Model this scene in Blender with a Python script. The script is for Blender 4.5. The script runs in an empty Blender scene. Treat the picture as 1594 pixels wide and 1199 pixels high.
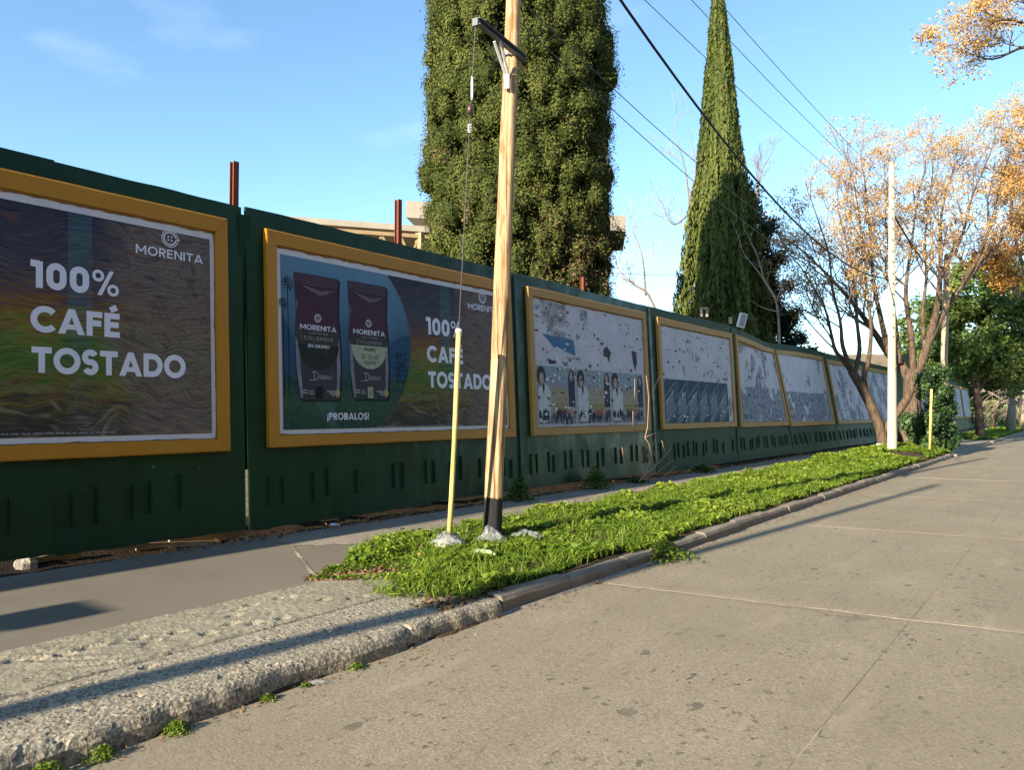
import bpy, math, random
import numpy as np
from mathutils import Vector, noise as mnoise

# ------------------------------------------------------------------ camera, sky, sun, exposure
scene = bpy.context.scene
FPX, CX, CY, EYE = 1200.0, 797.0, 599.5, 1.55
PITCH = math.atan(42.5 / FPX)
YAW = math.atan(890 / FPX * math.cos(PITCH))            # street direction (+Y) lies this far right of the lens axis
cam = bpy.data.cameras.new('camera'); cam_o = bpy.data.objects.new('camera', cam)
scene.collection.objects.link(cam_o); scene.camera = cam_o
cam.sensor_fit = 'HORIZONTAL'; cam.sensor_width = 36; cam.lens = FPX / 1594 * 36
cam.clip_start = .05; cam.clip_end = 3000
cam_o.location = (0, 0, EYE); cam_o.rotation_euler = (math.pi / 2 + PITCH, 0, YAW)

SUN_EL, SUN_AZ = math.radians(20.3), math.radians(5.0)  # sunlight travels along +Y, a little towards the road
world = bpy.data.worlds.new('World'); scene.world = world; world.use_nodes = True
wn, wl = world.node_tree.nodes, world.node_tree.links
bg = wn['Background']
sky = wn.new('ShaderNodeTexSky'); sky.sky_type = 'NISHITA'; sky.sun_disc = False
sky.sun_elevation = SUN_EL; sky.sun_rotation = math.pi + SUN_AZ
sky.altitude = 20; sky.air_density = 0.9; sky.dust_density = 0.1; sky.ozone_density = 1.6
tc = wn.new('ShaderNodeTexCoord'); mp = wn.new('ShaderNodeMapping'); mp.inputs['Scale'].default_value = (1.2, 2.6, 7)
cn = wn.new('ShaderNodeTexNoise'); cn.inputs['Scale'].default_value = 1.6; cn.inputs['Detail'].default_value = 6
cr = wn.new('ShaderNodeValToRGB'); cr.color_ramp.elements[0].position = .58; cr.color_ramp.elements[1].position = .9
cr.color_ramp.elements[1].color = (.22, .22, .22, 1)
cm = wn.new('ShaderNodeMixRGB'); cm.inputs[2].default_value = (6.5, 7.2, 8.2, 1)
wl.new(tc.outputs['Generated'], mp.inputs[0]); wl.new(mp.outputs[0], cn.inputs[0]); wl.new(cn.outputs[0], cr.inputs[0])
st_ = wn.new('ShaderNodeMixRGB'); st_.blend_type = 'MULTIPLY'; st_.inputs[0].default_value = 1; st_.inputs[2].default_value = (.90, 1.06, 1.08, 1); wl.new(sky.outputs[0], st_.inputs[1])
wl.new(cr.outputs[0], cm.inputs[0]); wl.new(st_.outputs[0], cm.inputs[1]); wl.new(cm.outputs[0], bg.inputs[0])
bg.inputs[1].default_value = 0.115
sun = bpy.data.lights.new('sun', 'SUN'); sun.energy = 5.0; sun.angle = math.radians(.53); sun.color = (1, .87, .68)
sun_o = bpy.data.objects.new('sun', sun); scene.collection.objects.link(sun_o)
trav = Vector((math.sin(SUN_AZ) * math.cos(SUN_EL), math.cos(SUN_AZ) * math.cos(SUN_EL), -math.sin(SUN_EL)))
sun_o.rotation_euler = trav.to_track_quat('-Z', 'Y').to_euler(); sun_o.location = (0, -40, 30)
scene.view_settings.view_transform = 'Standard'; scene.view_settings.look = 'None'
scene.view_settings.exposure = 1.40; scene.view_settings.gamma = 1
scene.render.engine = 'CYCLES'

random.seed(7); RNG = np.random.default_rng(7)
_s, _c = math.sin(YAW), math.cos(YAW)
_F = np.array([-_s * math.cos(PITCH), _c * math.cos(PITCH), math.sin(PITCH)])
_R = np.array([_c, _s, 0.0]); _U = np.cross(_R, _F)
def ray(x, y): return _F + (x - CX) / FPX * _R - (y - CY) / FPX * _U
def at(x, y, D):                                        # photo pixel at a depth along the lens axis
    return np.array([0, 0, EYE]) + D * ray(x, y)
def on_x(x, y, X):                                      # photo pixel on the vertical plane X = const
    r = ray(x, y); return np.array([0, 0, EYE]) + (X / r[0]) * r
def on_z(x, y, z):
    r = ray(x, y); return np.array([0, 0, EYE]) + ((z - EYE) / r[2]) * r
def fn(x, y=0, z=0): return mnoise.noise(Vector((x, y, z)))
def sstep(a, b, x):
    t = min(1, max(0, (x - a) / (b - a))); return t * t * (3 - 2 * t)

# ------------------------------------------------------------------ object helpers
COL = scene.collection
def link(o, parent=None, label=None, cat=None, group=None, kind=None):
    COL.objects.link(o)
    if parent is not None: o.parent = parent
    if label: o['label'] = label
    if cat: o['category'] = cat
    if group: o['group'] = group
    if kind: o['kind'] = kind
    return o
def empty(name, loc, label=None, cat=None, group=None, kind=None):
    o = bpy.data.objects.new(name, None); o.location = Vector([float(v) for v in loc]); o.empty_display_size = .1
    return link(o, None, label, cat, group, kind)
def mesh_obj(name, me, mat, parent=None, smooth=False, **kw):
    if mat is not None: me.materials.append(mat)
    if smooth: me.polygons.foreach_set('use_smooth', [True] * len(me.polygons))
    o = bpy.data.objects.new(name, me)
    link(o, parent, **kw)
    if parent is not None:                              # mesh data is in world space: undo the parent's place
        off = parent.location.copy(); p = parent.parent
        while p is not None: off += p.location; p = p.parent
        o.location = -off
    return o
class MB:
    def __init__(s): s.v = []; s.f = []; s.uv = None
    def add(s, vs, fs):
        b = len(s.v); s.v.extend([tuple(map(float, q)) for q in vs]); s.f.extend([tuple(i + b for i in f) for f in fs]); return s
    def box(s, c, size, ax=None):
        hx, hy, hz = size[0] / 2, size[1] / 2, size[2] / 2
        ax = ax if ax is not None else np.eye(3); c = np.array(c, float)
        vs = [c + sx * hx * ax[0] + sy * hy * ax[1] + sz * hz * ax[2] for sz in (-1, 1) for sy in (-1, 1) for sx in (-1, 1)]
        return s.add(vs, [(0, 2, 3, 1), (4, 5, 7, 6), (0, 1, 5, 4), (2, 6, 7, 3), (0, 4, 6, 2), (1, 3, 7, 5)])
    def tube(s, pts, rad, n=6, cap=True):
        pts = np.array(pts, float); k = len(pts)
        if np.isscalar(rad): rad = [rad] * k
        vs = []; prev = None
        for i in range(k):
            t = pts[min(i + 1, k - 1)] - pts[max(i - 1, 0)]; t = t / (np.linalg.norm(t) + 1e-9)
            if prev is None:
                a = np.array([1, 0, 0]) if abs(t[0]) < .8 else np.array([0, 1, 0])
                u = np.cross(t, a)
            else: u = prev - t * (prev @ t)
            u = u / (np.linalg.norm(u) + 1e-9); prev = u; w = np.cross(t, u)
            for j in range(n):
                a = 2 * math.pi * j / n
                vs.append(pts[i] + rad[i] * (math.cos(a) * u + math.sin(a) * w))
        fs = [(i * n + j, i * n + (j + 1) % n, (i + 1) * n + (j + 1) % n, (i + 1) * n + j) for i in range(k - 1) for j in range(n)]
        if cap: fs += [tuple(range(n - 1, -1, -1)), tuple((k - 1) * n + j for j in range(n))]
        return s.add(vs, fs)
    def grid(s, P):                                     # P[i][j] points
        P = np.array(P, float); a, b = P.shape[:2]
        fs = [(i * b + j, (i + 1) * b + j, (i + 1) * b + j + 1, i * b + j + 1) for i in range(a - 1) for j in range(b - 1)]
        return s.add(P.reshape(-1, 3), fs)
    def mesh(s, name):
        me = bpy.data.meshes.new(name); me.from_pydata(s.v, [], s.f); me.update(); return me
    def obj(s, name, mat, parent=None, smooth=False, **kw): return mesh_obj(name, s.mesh(name), mat, parent, smooth, **kw)
def rock(c, r, seed, sq=(1, 1, .7), n=8):
    b = MB(); P = []
    for i in range(n // 2 + 1):
        th = math.pi * i / (n // 2); row = []
        for j in range(n + 1):
            ph = 2 * math.pi * (j % n) / n
            d = np.array([math.sin(th) * math.cos(ph), math.sin(th) * math.sin(ph), math.cos(th)])
            k = r * (1 + .35 * fn(d[0] * 1.5 + seed, d[1] * 1.5, d[2] * 1.5 + seed))
            row.append(np.array(c) + d * k * np.array(sq))
        P.append(row)
    return b.grid(P)

def leaf_obj(name, C, Nn, L, W, tint, mat, parent=None, T=None, rng=RNG, **kw):
    """N diamond leaves: centres, normals, half length, half width, tint"""
    N = len(C); Nn = Nn / (np.linalg.norm(Nn, axis=1, keepdims=True) + 1e-9)
    if T is None: T = rng.normal(size=(N, 3))
    T = T - Nn * np.sum(T * Nn, 1, keepdims=True); T /= (np.linalg.norm(T, axis=1, keepdims=True) + 1e-9)
    B = np.cross(Nn, T); L = np.broadcast_to(L, (N,))[:, None]; W = np.broadcast_to(W, (N,))[:, None]
    V = np.stack([C - T * L, C + B * W - T * L * .1, C + T * L, C - B * W - T * L * .1], 1).reshape(-1, 3)
    me = bpy.data.meshes.new(name)
    me.vertices.add(4 * N); me.vertices.foreach_set('co', V.astype(np.float32).ravel())
    me.loops.add(4 * N); me.loops.foreach_set('vertex_index', np.arange(4 * N, dtype=np.int32))
    me.polygons.add(N); me.polygons.foreach_set('loop_start', np.arange(0, 4 * N, 4, dtype=np.int32))
    me.polygons.foreach_set('loop_total', np.full(N, 4, np.int32))
    a = me.attributes.new('tint', 'FLOAT', 'FACE'); a.data.foreach_set('value', np.broadcast_to(tint, (N,)).astype(np.float32))
    me.update(calc_edges=True)
    return mesh_obj(name, me, mat, parent, **kw)

# ------------------------------------------------------------------ materials
class M:
    def __init__(s, name, rough=.8, spec=.3, col=(.5, .5, .5)):
        s.m = bpy.data.materials.new(name); s.m.use_nodes = True
        s.n, s.l = s.m.node_tree.nodes, s.m.node_tree.links
        s.b = s.n['Principled BSDF']; s.b.inputs['Roughness'].default_value = rough
        s.b.inputs['Specular IOR Level'].default_value = spec; s.b.inputs['Base Color'].default_value = (*col, 1)
    def set(s, sock, v):
        if hasattr(v, 'is_linked') or isinstance(v, bpy.types.NodeSocket): s.l.new(v, sock)
        elif isinstance(v, (tuple, list)) and sock.type == 'RGBA' and len(v) == 3: sock.default_value = (*v, 1)
        else: sock.default_value = v
    def pos(s, scale=(1, 1, 1), uv=False, rot=(0, 0, 0)):
        if uv: o = s.n.new('ShaderNodeUVMap').outputs[0]
        else: o = s.n.new('ShaderNodeNewGeometry').outputs['Position']
        m = s.n.new('ShaderNodeMapping'); m.inputs['Scale'].default_value = scale; m.inputs['Rotation'].default_value = rot
        s.l.new(o, m.inputs[0]); return m.outputs[0]
    def noise(s, vec, scale=5, detail=4, rough=.55, dist=0, color=False):
        t = s.n.new('ShaderNodeTexNoise'); s.l.new(vec, t.inputs['Vector'])
        t.inputs['Scale'].default_value = scale; t.inputs['Detail'].default_value = detail
        t.inputs['Roughness'].default_value = rough; t.inputs['Distortion'].default_value = dist
        return t.outputs['Color' if color else 0]
    def voro(s, vec, scale=5, feat='F1', out='Distance'):
        t = s.n.new('ShaderNodeTexVoronoi'); t.feature = feat; s.l.new(vec, t.inputs['Vector']); t.inputs['Scale'].default_value = scale
        return t.outputs[out]
    def wave(s, vec, scale=5, dist=2, detail=3, dscale=1, dirn='Y'):
        t = s.n.new('ShaderNodeTexWave'); t.bands_direction = dirn; s.l.new(vec, t.inputs['Vector'])
        t.inputs['Scale'].default_value = scale; t.inputs['Distortion'].default_value = dist
        t.inputs['Detail'].default_value = detail; t.inputs['Detail Scale'].default_value = dscale
        return t.outputs['Fac']
    def ramp(s, fac, stops, interp='LINEAR'):
        t = s.n.new('ShaderNodeValToRGB'); r = t.color_ramp; r.interpolation = interp
        while len(r.elements) < len(stops): r.elements.new(.5)
        for e, (p, c) in zip(r.elements, stops):
            e.position = p; e.color = (*c, 1) if not isinstance(c, (int, float)) else (c, c, c, 1)
        s.l.new(fac, t.inputs[0]); return t.outputs[0]
    def mix(s, fac, a, b, mode='MIX'):
        t = s.n.new('ShaderNodeMixRGB'); t.blend_type = mode
        s.set(t.inputs[0], fac); s.set(t.inputs[1], a); s.set(t.inputs[2], b); return t.outputs[0]
    def math(s, op, a, b=0.0):
        t = s.n.new('ShaderNodeMath'); t.operation = op; s.set(t.inputs[0], a); s.set(t.inputs[1], b); return t.outputs[0]
    def sep(s, vec):
        t = s.n.new('ShaderNodeSeparateXYZ'); s.l.new(vec, t.inputs[0]); return t.outputs
    def col(s, c): s.set(s.b.inputs['Base Color'], c); return s
    def bump(s, h, strength=.3, dist=.01):
        t = s.n.new('ShaderNodeBump'); t.inputs['Strength'].default_value = strength; t.inputs['Distance'].default_value = dist
        s.l.new(h, t.inputs['Height']); s.l.new(t.outputs[0], s.b.inputs['Normal']); return s

def mat_concrete(name, a, b, scale=3, pit=.5, spots=False, grit=60, bump=.5, agg=0.0):
    m = M(name, .9, .2); p = m.pos()
    big = m.noise(p, scale * .35, 5, .6); fine = m.noise(p, grit, 3, .7)
    c = m.mix(m.ramp(big, [(.3, 0), (.7, 1)]), a, b)
    c = m.mix(m.math('MULTIPLY', fine, .5), c, tuple(x * .55 for x in a))
    if agg:
        st = m.sep(m.voro(p, 75, 'F1', 'Color'))
        c = m.mix(m.math('MULTIPLY', m.ramp(st[0], [(.62, 0), (.70, 1)]), agg), c, tuple(x * .32 for x in a))
        c = m.mix(m.math('MULTIPLY', m.ramp(st[1], [(.70, 0), (.78, 1)]), agg), c, tuple(min(1, x * 1.35) for x in b))
    pits = m.ramp(m.voro(p, grit * .55), [(.12, 1), (.24, 0)])
    gate = m.ramp(m.noise(p, 4, 3), [(.45, 0), (.62, 1)])
    pm = m.math('MULTIPLY', m.math('MULTIPLY', pits, gate), pit)
    c = m.mix(pm, c, tuple(x * .35 for x in a))
    if spots:
        qd = m.n.new('ShaderNodeVectorMath'); qd.operation = 'MULTIPLY_ADD'; m.l.new(m.noise(p, 14, 4, .6, 0, True), qd.inputs[0]); qd.inputs[1].default_value = (.10, .10, 0); m.l.new(m.pos((1, .6, 1)), qd.inputs[2]); q = qd.outputs[0]
        v = m.n.new('ShaderNodeTexVoronoi'); m.l.new(q, v.inputs['Vector']); v.inputs['Scale'].default_value = 8
        sz = m.sep(v.outputs['Color'])[0]
        s1 = m.math('LESS_THAN', v.outputs['Distance'], m.math('MULTIPLY', m.math('POWER', sz, 5.0), .30))
        g2 = m.ramp(m.noise(p, .8, 2), [(.42, .15), (.6, .8)])
        c = m.mix(m.math('MULTIPLY', s1, g2), c, (.085, .075, .06))
        v2 = m.n.new('ShaderNodeTexVoronoi'); m.l.new(q, v2.inputs['Vector']); v2.inputs['Scale'].default_value = 26
        s2 = m.math('LESS_THAN', v2.outputs['Distance'], m.math('MULTIPLY', m.math('POWER', m.sep(v2.outputs['Color'])[1], 3.0), .42))
        c = m.mix(m.math('MULTIPLY', s2, m.ramp(m.noise(p, 1.7, 3), [(.40, .15), (.60, .9)])), c, (.095, .08, .06))
        wv = m.n.new('ShaderNodeVectorMath'); wv.operation = 'MULTIPLY_ADD'; m.l.new(m.noise(p, 1.6, 5, .65, 0, True), wv.inputs[0]); wv.inputs[1].default_value = (.9, .9, 0); m.l.new(m.pos((1, .7, 1)), wv.inputs[2])
        ck = m.ramp(m.voro(wv.outputs[0], .33, 'DISTANCE_TO_EDGE'), [(.0016, .7), (.0034, 0)])
        c = m.mix(m.math('MULTIPLY', ck, m.ramp(m.noise(p, .9, 4), [(.48, 0), (.58, 1)])), c, (.10, .08, .055))
        patch = m.ramp(m.noise(p, .45, 6, .6, .4), [(.50, 0), (.54, .30)]); c = m.mix(patch, c, tuple(x * .80 for x in a))
        tr = m.noise(m.pos((1.3, .06, 1)), 1.6, 4, .6)
        c = m.mix(m.ramp(tr, [(.45, 0), (.75, .35)]), c, tuple(x * .72 for x in a))
        pale = m.ramp(m.noise(m.pos((2, .35, 1)), 1.1, 5, .65), [(.58, 0), (.8, .5)])
        c = m.mix(pale, c, tuple(min(1, x * 1.25) for x in b))
    m.col(c); m.bump(m.math('SUBTRACT', fine, m.math('MULTIPLY', pm, 1.2)), bump, .012)
    return m.m
MAT = {}
MAT['road'] = mat_concrete('road_concrete', (.272, .230, .160), (.335, .288, .206), 3, .6, True, 60, .28, .25)
m = M('joint_filler', .9, .1); p = m.pos()
m.col(m.mix(m.ramp(m.noise(p, 3.5, 5, .7), [(.47, 0), (.62, 1)]), (.20, .17, .125), (.42, .37, .29))); MAT['filler'] = m.m
MAT['road_pale'] = mat_concrete('gutter_sand', (.27, .235, .18), (.37, .325, .255), 6, .3)
MAT['walk'] = mat_concrete('sidewalk_concrete', (.165, .145, .11), (.215, .19, .15), 2.5, .25, False, 70, .15)
MAT['walk_old'] = mat_concrete('old_sidewalk_concrete', (.25, .215, .17), (.33, .29, .235), 4, .5, False, 40, .5)
MAT['apron'] = mat_concrete('trowelled_concrete', (.255, .23, .165), (.35, .315, .23), 4, .4, False, 32, .6, .35)
MAT['rough_kerb'] = mat_concrete('pitted_kerb_concrete', (.25, .22, .16), (.37, .33, .25), 6, .95, False, 30, .75, .55)
MAT['kerb'] = mat_concrete('dirty_kerb_concrete', (.20, .17, .13), (.31, .27, .215), 7, .4, False, 40, .6)

m = M('earth', .95, .1); p = m.pos()
m.col(m.mix(m.noise(p, 9, 5), (.035, .025, .016), (.11, .078, .048))); m.bump(m.noise(p, 40, 4), .8, .03); MAT['earth'] = m.m
m = M('shade_dark_soil', .95, .05); p = m.pos(); m.col(m.mix(m.noise(p, 14, 5), (.012, .009, .007), (.05, .036, .025))); m.bump(m.noise(p, 40, 4), .8, .03); MAT['shade_soil'] = m.m  # earth colour darkened to paint the shade along the fence foot
m = M('lot_ground', .95, .1); p = m.pos()
m.col(m.mix(m.noise(p, 1.5, 5), (.10, .09, .04), (.22, .17, .10))); m.bump(m.noise(p, 20, 4), .8, .05); MAT['lot'] = m.m

# painted green hoarding sheets: glossy old paint, runs and bare spots
m = M('green_paint', .42, .28); p = m.pos()
st = m.noise(m.pos((1, 9, .7)), 2.2, 5, .6)
c = m.mix(m.ramp(m.noise(p, 1.1, 4), [(.35, 0), (.65, 1)]), (.003, .031, .011), (.005, .046, .016))
c = m.mix(m.ramp(st, [(.55, 0), (.8, .55)]), c, (.012, .050, .026))
chip = m.ramp(m.noise(p, 26, 3, .7), [(.715, 0), (.73, 1)])
c = m.mix(m.math('MULTIPLY', chip, .7), c, (.33, .33, .30))
m.col(c); m.set(m.b.inputs['Roughness'], m.ramp(m.noise(p, 3, 4), [(.3, .28), (.7, .55)]))
m.bump(m.noise(m.pos((1, 1, .35)), 3.2, 3), .35, .03); MAT['green'] = m.m
m = M('green_paint_worn', .55, .15); p = m.pos()
c = m.mix(m.noise(p, 2, 4), (.004, .032, .012), (.010, .050, .020))
z = m.sep(m.pos())[2]
low = m.ramp(m.math('ADD', z, m.math('MULTIPLY', m.noise(m.pos((1, 5, .8)), 2, 5), .9)), [(.45 / 2, 1), (1.6 / 2, 0)])
stre = m.ramp(m.noise(m.pos((1, 10, 1)), 2, 5, .65), [(.48, 0), (.62, .75)])
c = m.mix(m.math('MULTIPLY', stre, low), c, (.10, .14, .095))
m.col(c); m.bump(m.noise(p, 5, 3), .3, .03); MAT['green_worn'] = m.m
MAT['fin'] = M('green_fin', .5, .3, (.003, .022, .012)).m

m = M('yellow_paint', .5, .4); p = m.pos()
c = m.mix(m.noise(p, 3, 4), (.40, .165, .006), (.50, .235, .012))
c = m.mix(m.ramp(m.noise(m.pos((3, 14, 14)), 1.6, 6, .7), [(.58, 0), (.75, .7)]), c, (.22, .10, .02))
c = m.mix(m.ramp(m.noise(p, 35, 3, .7), [(.70, 0), (.73, .8)]), c, (.10, .05, .02))
m.col(c); m.bump(m.noise(m.pos((3, 20, 20)), 2, 4), .3, .01); MAT['yellow'] = m.m
m = M('yellow_paint_faded', .6, .3); p = m.pos()
c = m.mix(m.noise(p, 2, 4), (.38, .20, .04), (.46, .27, .08))
c = m.mix(m.ramp(m.noise(m.pos((3, 8, 14)), 1.6, 6, .7), [(.55, 0), (.75, .6)]), c, (.19, .12, .05))
m.col(c); MAT['yellow_faded'] = m.m

m = M('rust', .85, .2); p = m.pos(); m.col(m.mix(m.noise(p, 14, 5), (.10, .028, .018), (.24, .075, .04))); MAT['rust'] = m.m
MAT['steel'] = M('painted_steel', .5, .5, (.10, .115, .12)).m
MAT['galv'] = M('galvanised_steel', .4, .5, (.55, .56, .55)).m
MAT['cable'] = M('black_cable', .6, .3, (.012, .012, .014)).m
MAT['wire'] = M('bare_wire', .5, .4, (.06, .06, .065)).m
m = M('pole_wood', .75, .25); p = m.pos((1, 1, 1))
g = m.noise(m.pos((22, 22, .9)), 1.4, 6, .65)
c = m.ramp(g, [(.30, (.13, .075, .035)), (.44, (.31, .205, .105)), (.58, (.44, .325, .185)), (.75, (.53, .42, .27))])
kn = m.ramp(m.noise(m.pos((6, 6, 1.5)), 1.9, 4), [(.55, 0), (.66, .8)])
c = m.mix(kn, c, (.24, .11, .04))
crk = m.ramp(m.noise(m.pos((30, 30, .5)), 1.2, 3, .6), [(.36, .9), (.41, 0)])
c = m.mix(crk, c, (.10, .055, .025))
z = m.sep(m.pos())[2]
pm = m.math('LESS_THAN', m.math('ADD', z, m.math('MULTIPLY', m.noise(m.pos((40, 40, 3)), 1, 2), .12)), .70)
c = m.mix(pm, c, (.012, .012, .013))
m.col(c); m.bump(g, .6, .015); MAT['pole'] = m.m
m = M('white_pole', .85, .2); p = m.pos()
c = m.mix(m.noise(m.pos((9, 9, .8)), 1.5, 5), (.42, .375, .255), (.56, .51, .375))
c = m.mix(m.ramp(m.noise(m.pos((6, 6, 2.2)), 1.8, 3), [(.64, 0), (.70, .8)]), c, (.16, .12, .08))
m.col(c); MAT['white_pole'] = m.m
m = M('grey_pole', .85, .2); m.col(m.mix(m.noise(m.pos((9, 9, .8)), 1.5, 5), (.34, .27, .17), (.48, .39, .26))); MAT['grey_pole'] = m.m
m = M('yellow_plastic', .45, .5); z = m.sep(m.pos())[2]
m.col(m.ramp(m.math('DIVIDE', z, 3.0), [(.28, (.62, .47, .16)), (.36, (.30, .36, .12)), (.44, (.36, .38, .13)), (.50, (.68, .50, .17))])); MAT['yplastic'] = m.m
m = M('bark', .95, .1); g = m.noise(m.pos((6, 6, 1.2)), 2.5, 6, .7)
m.col(m.ramp(g, [(.3, (.040, .028, .020)), (.52, (.12, .085, .06)), (.75, (.25, .185, .13))])); m.bump(g, .9, .05); MAT['bark'] = m.m
m = M('twig_bark', .9, .1); m.col(m.mix(m.noise(m.pos(), 3, 3), (.12, .088, .07), (.27, .20, .155))); MAT['twig'] = m.m
m = M('pale_twig_bark', .9, .1); m.col(m.mix(m.noise(m.pos(), 5, 3), (.22, .17, .13), (.42, .34, .27))); MAT['pale_twig'] = m.m
m = M('dry_stem', .9, .1); m.col(m.mix(m.noise(m.pos(), 5, 3), (.30, .17, .11), (.48, .33, .22))); MAT['dry'] = m.m
MAT['white_paint'] = M('white_paint', .6, .3, (.78, .77, .73)).m
m = M('plastic_film', .25, .5, (.45, .48, .50)); m.b.inputs['Alpha'].default_value = .30
m.bump(m.noise(m.pos(), 30, 3), .8, .02); MAT['film'] = m.m
m = M('stone', .9, .2); m.col(m.mix(m.noise(m.pos(), 18, 4), (.16, .14, .12), (.42, .39, .34))); m.bump(m.noise(m.pos(), 50, 3), .7, .01); MAT['stone'] = m.m
m = M('wall_plaster', .9, .1); m.col(m.mix(m.noise(m.pos(), 1.5, 6, .7), (.26, .225, .175), (.50, .45, .37))); MAT['plaster'] = m.m
m = M('brick_wall', .9, .1); m.col(m.mix(m.noise(m.pos((1, 1, 4)), 5, 4), (.16, .07, .045), (.34, .16, .10))); MAT['brick'] = m.m
m = M('weathered_wood', .9, .1); m.col(m.mix(m.noise(m.pos((2, 2, 9)), 3, 4), (.22, .15, .08), (.46, .34, .2))); MAT['wood'] = m.m

def mat_leaf(name, stops, transl=.25, rough=.6, spec=.25):
    m = M(name, rough, spec); a = m.n.new('ShaderNodeAttribute'); a.attribute_name = 'tint'
    c = m.ramp(a.outputs['Fac'], stops); m.col(c)
    t = m.n.new('ShaderNodeBsdfTranslucent'); m.l.new(c, t.inputs[0])
    x = m.n.new('ShaderNodeMixShader'); x.inputs[0].default_value = transl
    m.l.new(m.b.outputs[0], x.inputs[1]); m.l.new(t.outputs[0], x.inputs[2])
    m.l.new(x.outputs[0], m.n['Material Output'].inputs[0]); return m.m
MAT['cypress'] = mat_leaf('cypress_foliage', [(0, (.040, .054, .014)), (.5, (.094, .113, .026)), (.8, (.165, .172, .044)), (.88, (.16, .095, .05)), (1, (.20, .125, .075))], .12, .75, .1)
MAT['italian'] = mat_leaf('italian_cypress_foliage', [(0, (.042, .062, .016)), (.6, (.088, .114, .027)), (1, (.145, .155, .045))], .12, .75, .1)
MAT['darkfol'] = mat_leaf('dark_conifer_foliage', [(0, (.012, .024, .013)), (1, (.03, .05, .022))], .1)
MAT['clover'] = mat_leaf('clover_leaf', [(0, (.045, .085, .010)), (.5, (.125, .205, .017)), (1, (.25, .32, .035))], .35, .5, .3)
MAT['deadleaf'] = mat_leaf('dead_leaf', [(0, (.10, .055, .028)), (1, (.34, .22, .11))], .15, .8, .1)
MAT['weed'] = mat_leaf('weed_leaf', [(0, (.03, .075, .014)), (1, (.10, .18, .03))], .3)
MAT['ivy'] = mat_leaf('ivy_leaf', [(0, (.018, .045, .014)), (.6, (.045, .095, .024)), (1, (.10, .155, .04))], .15, .45, .4)
MAT['evergreen'] = mat_leaf('evergreen_leaf', [(0, (.03, .06, .014)), (.5, (.085, .14, .026)), (1, (.20, .25, .055))], .2, .5, .3)
MAT['pale_leaf'] = mat_leaf('pale_green_leaf', [(0, (.09, .11, .035)), (1, (.25, .26, .10))], .3)
MAT['berry'] = mat_leaf('chinaberry_fruit', [(0, (.40, .22, .075)), (.5, (.55, .345, .115)), (1, (.63, .45, .19))], .1, .5, .3)
MAT['orange'] = mat_leaf('orange_fruit_and_leaf', [(0, (.38, .19, .05)), (1, (.60, .34, .09))], .15, .5, .3)
MAT['gap_shade'] = M('painted_gap_shade', .95, .05, (.03, .03, .016)).m  # near-black core colour, paints the shade in the crown gaps

# ------------------------------------------------------------------ ground, road, kerb, pavement
KX = -3.62                                              # road edge at the kerb
g = MB().grid([[(x, y, -.10) for y in (-300, -20, 160, 900)] for x in (-700, -60, 60, 700)]).obj('ground', MAT['earth'], kind='structure')
def lotz(x, y): return .06 + .10 * fn(x * .5, y * .5) + .12 * sstep(-8, -12, x)
MB().grid([[(x, y, lotz(x, y)) for y in np.linspace(-25, 120, 146)] for x in (-7.62, -8, -8.4, -9, -10, -12, -16, -24, -40, -70)]).obj('lot_ground', MAT['lot'], kind='structure', smooth=True)

road = empty('road', (0, 0, 0), kind='structure')
MB().grid([[(x, y, -.006) for y in np.linspace(-14, 190, 60)] for x in (KX - .02, -1, 2, 4.6)]).obj('joint_filler', MAT['filler'], road)
def jag(x, y, s): return .013 * fn(x * 3 + s, y * 3, s) + .012 * fn(x * 17, y * 17, s)
cols = [KX, -1.07, 1.45, 4.0]; rows = [6.15 + 4.75 * k for k in range(-4, 26)]
def joint_y(r, x): return r + .12 * (x - cols[0]) + .02 * fn(x * 2.2, r) + .008 * fn(x * 9, r)       # the cross joints run slightly askew
for ci in range(3):
    for ri in range(len(rows) - 1):
        x0, x1 = cols[ci], cols[ci + 1]; near = rows[ri] < 16
        nx, ny = (26, 48) if near else (4, 6); P = []
        for i in range(nx + 1):
            row = []
            for j in range(ny + 1):
                x = x0 + (x1 - x0) * i / nx; ya, yb = joint_y(rows[ri], x), joint_y(rows[ri + 1], x)
                y = ya + (yb - ya) * j / ny; gx = gy = 0
                if near:
                    w = .0045 + .010 * max(0, fn(x * 1.3 + 5, y * 1.3, ci))
                    if i == 0 and ci: gx = w * .25 + .35 * abs(jag(x, y, 3.1))
                    if i == nx: gx = -w * .25 - .35 * abs(jag(x, y, 9.7))
                    if j == 0: gy = w + abs(jag(x, y, 1.7))
                    if j == ny: gy = -w - abs(jag(x, y, 5.3))
                else:
                    gx = .006 * ((i == 0) - (i == nx)); gy = .006 * ((j == 0) - (j == ny))
                z = .003 * fn(x * .7, y * .7, 2)
                if near and (i in (0, nx) or j in (0, ny)): z -= .004
                row.append((x + gx, y + gy, z))
            P.append(row)
        b = MB().grid(P); n = len(b.v); per = []
        a, c = nx + 1, ny + 1
        per = [i * c for i in range(a)] + [(a - 1) * c + j for j in range(1, c)] + [i * c + c - 1 for i in range(a - 2, -1, -1)] + [j for j in range(c - 2, 0, -1)]
        low = [(b.v[k][0], b.v[k][1], b.v[k][2] - .05) for k in per]; L = len(per); base = len(b.v); b.v += low
        b.f += [(per[k], per[(k + 1) % L], base + (k + 1) % L, base + k) for k in range(L)]
        b.obj('concrete_slab', MAT['road'], road, smooth=False)

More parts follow.
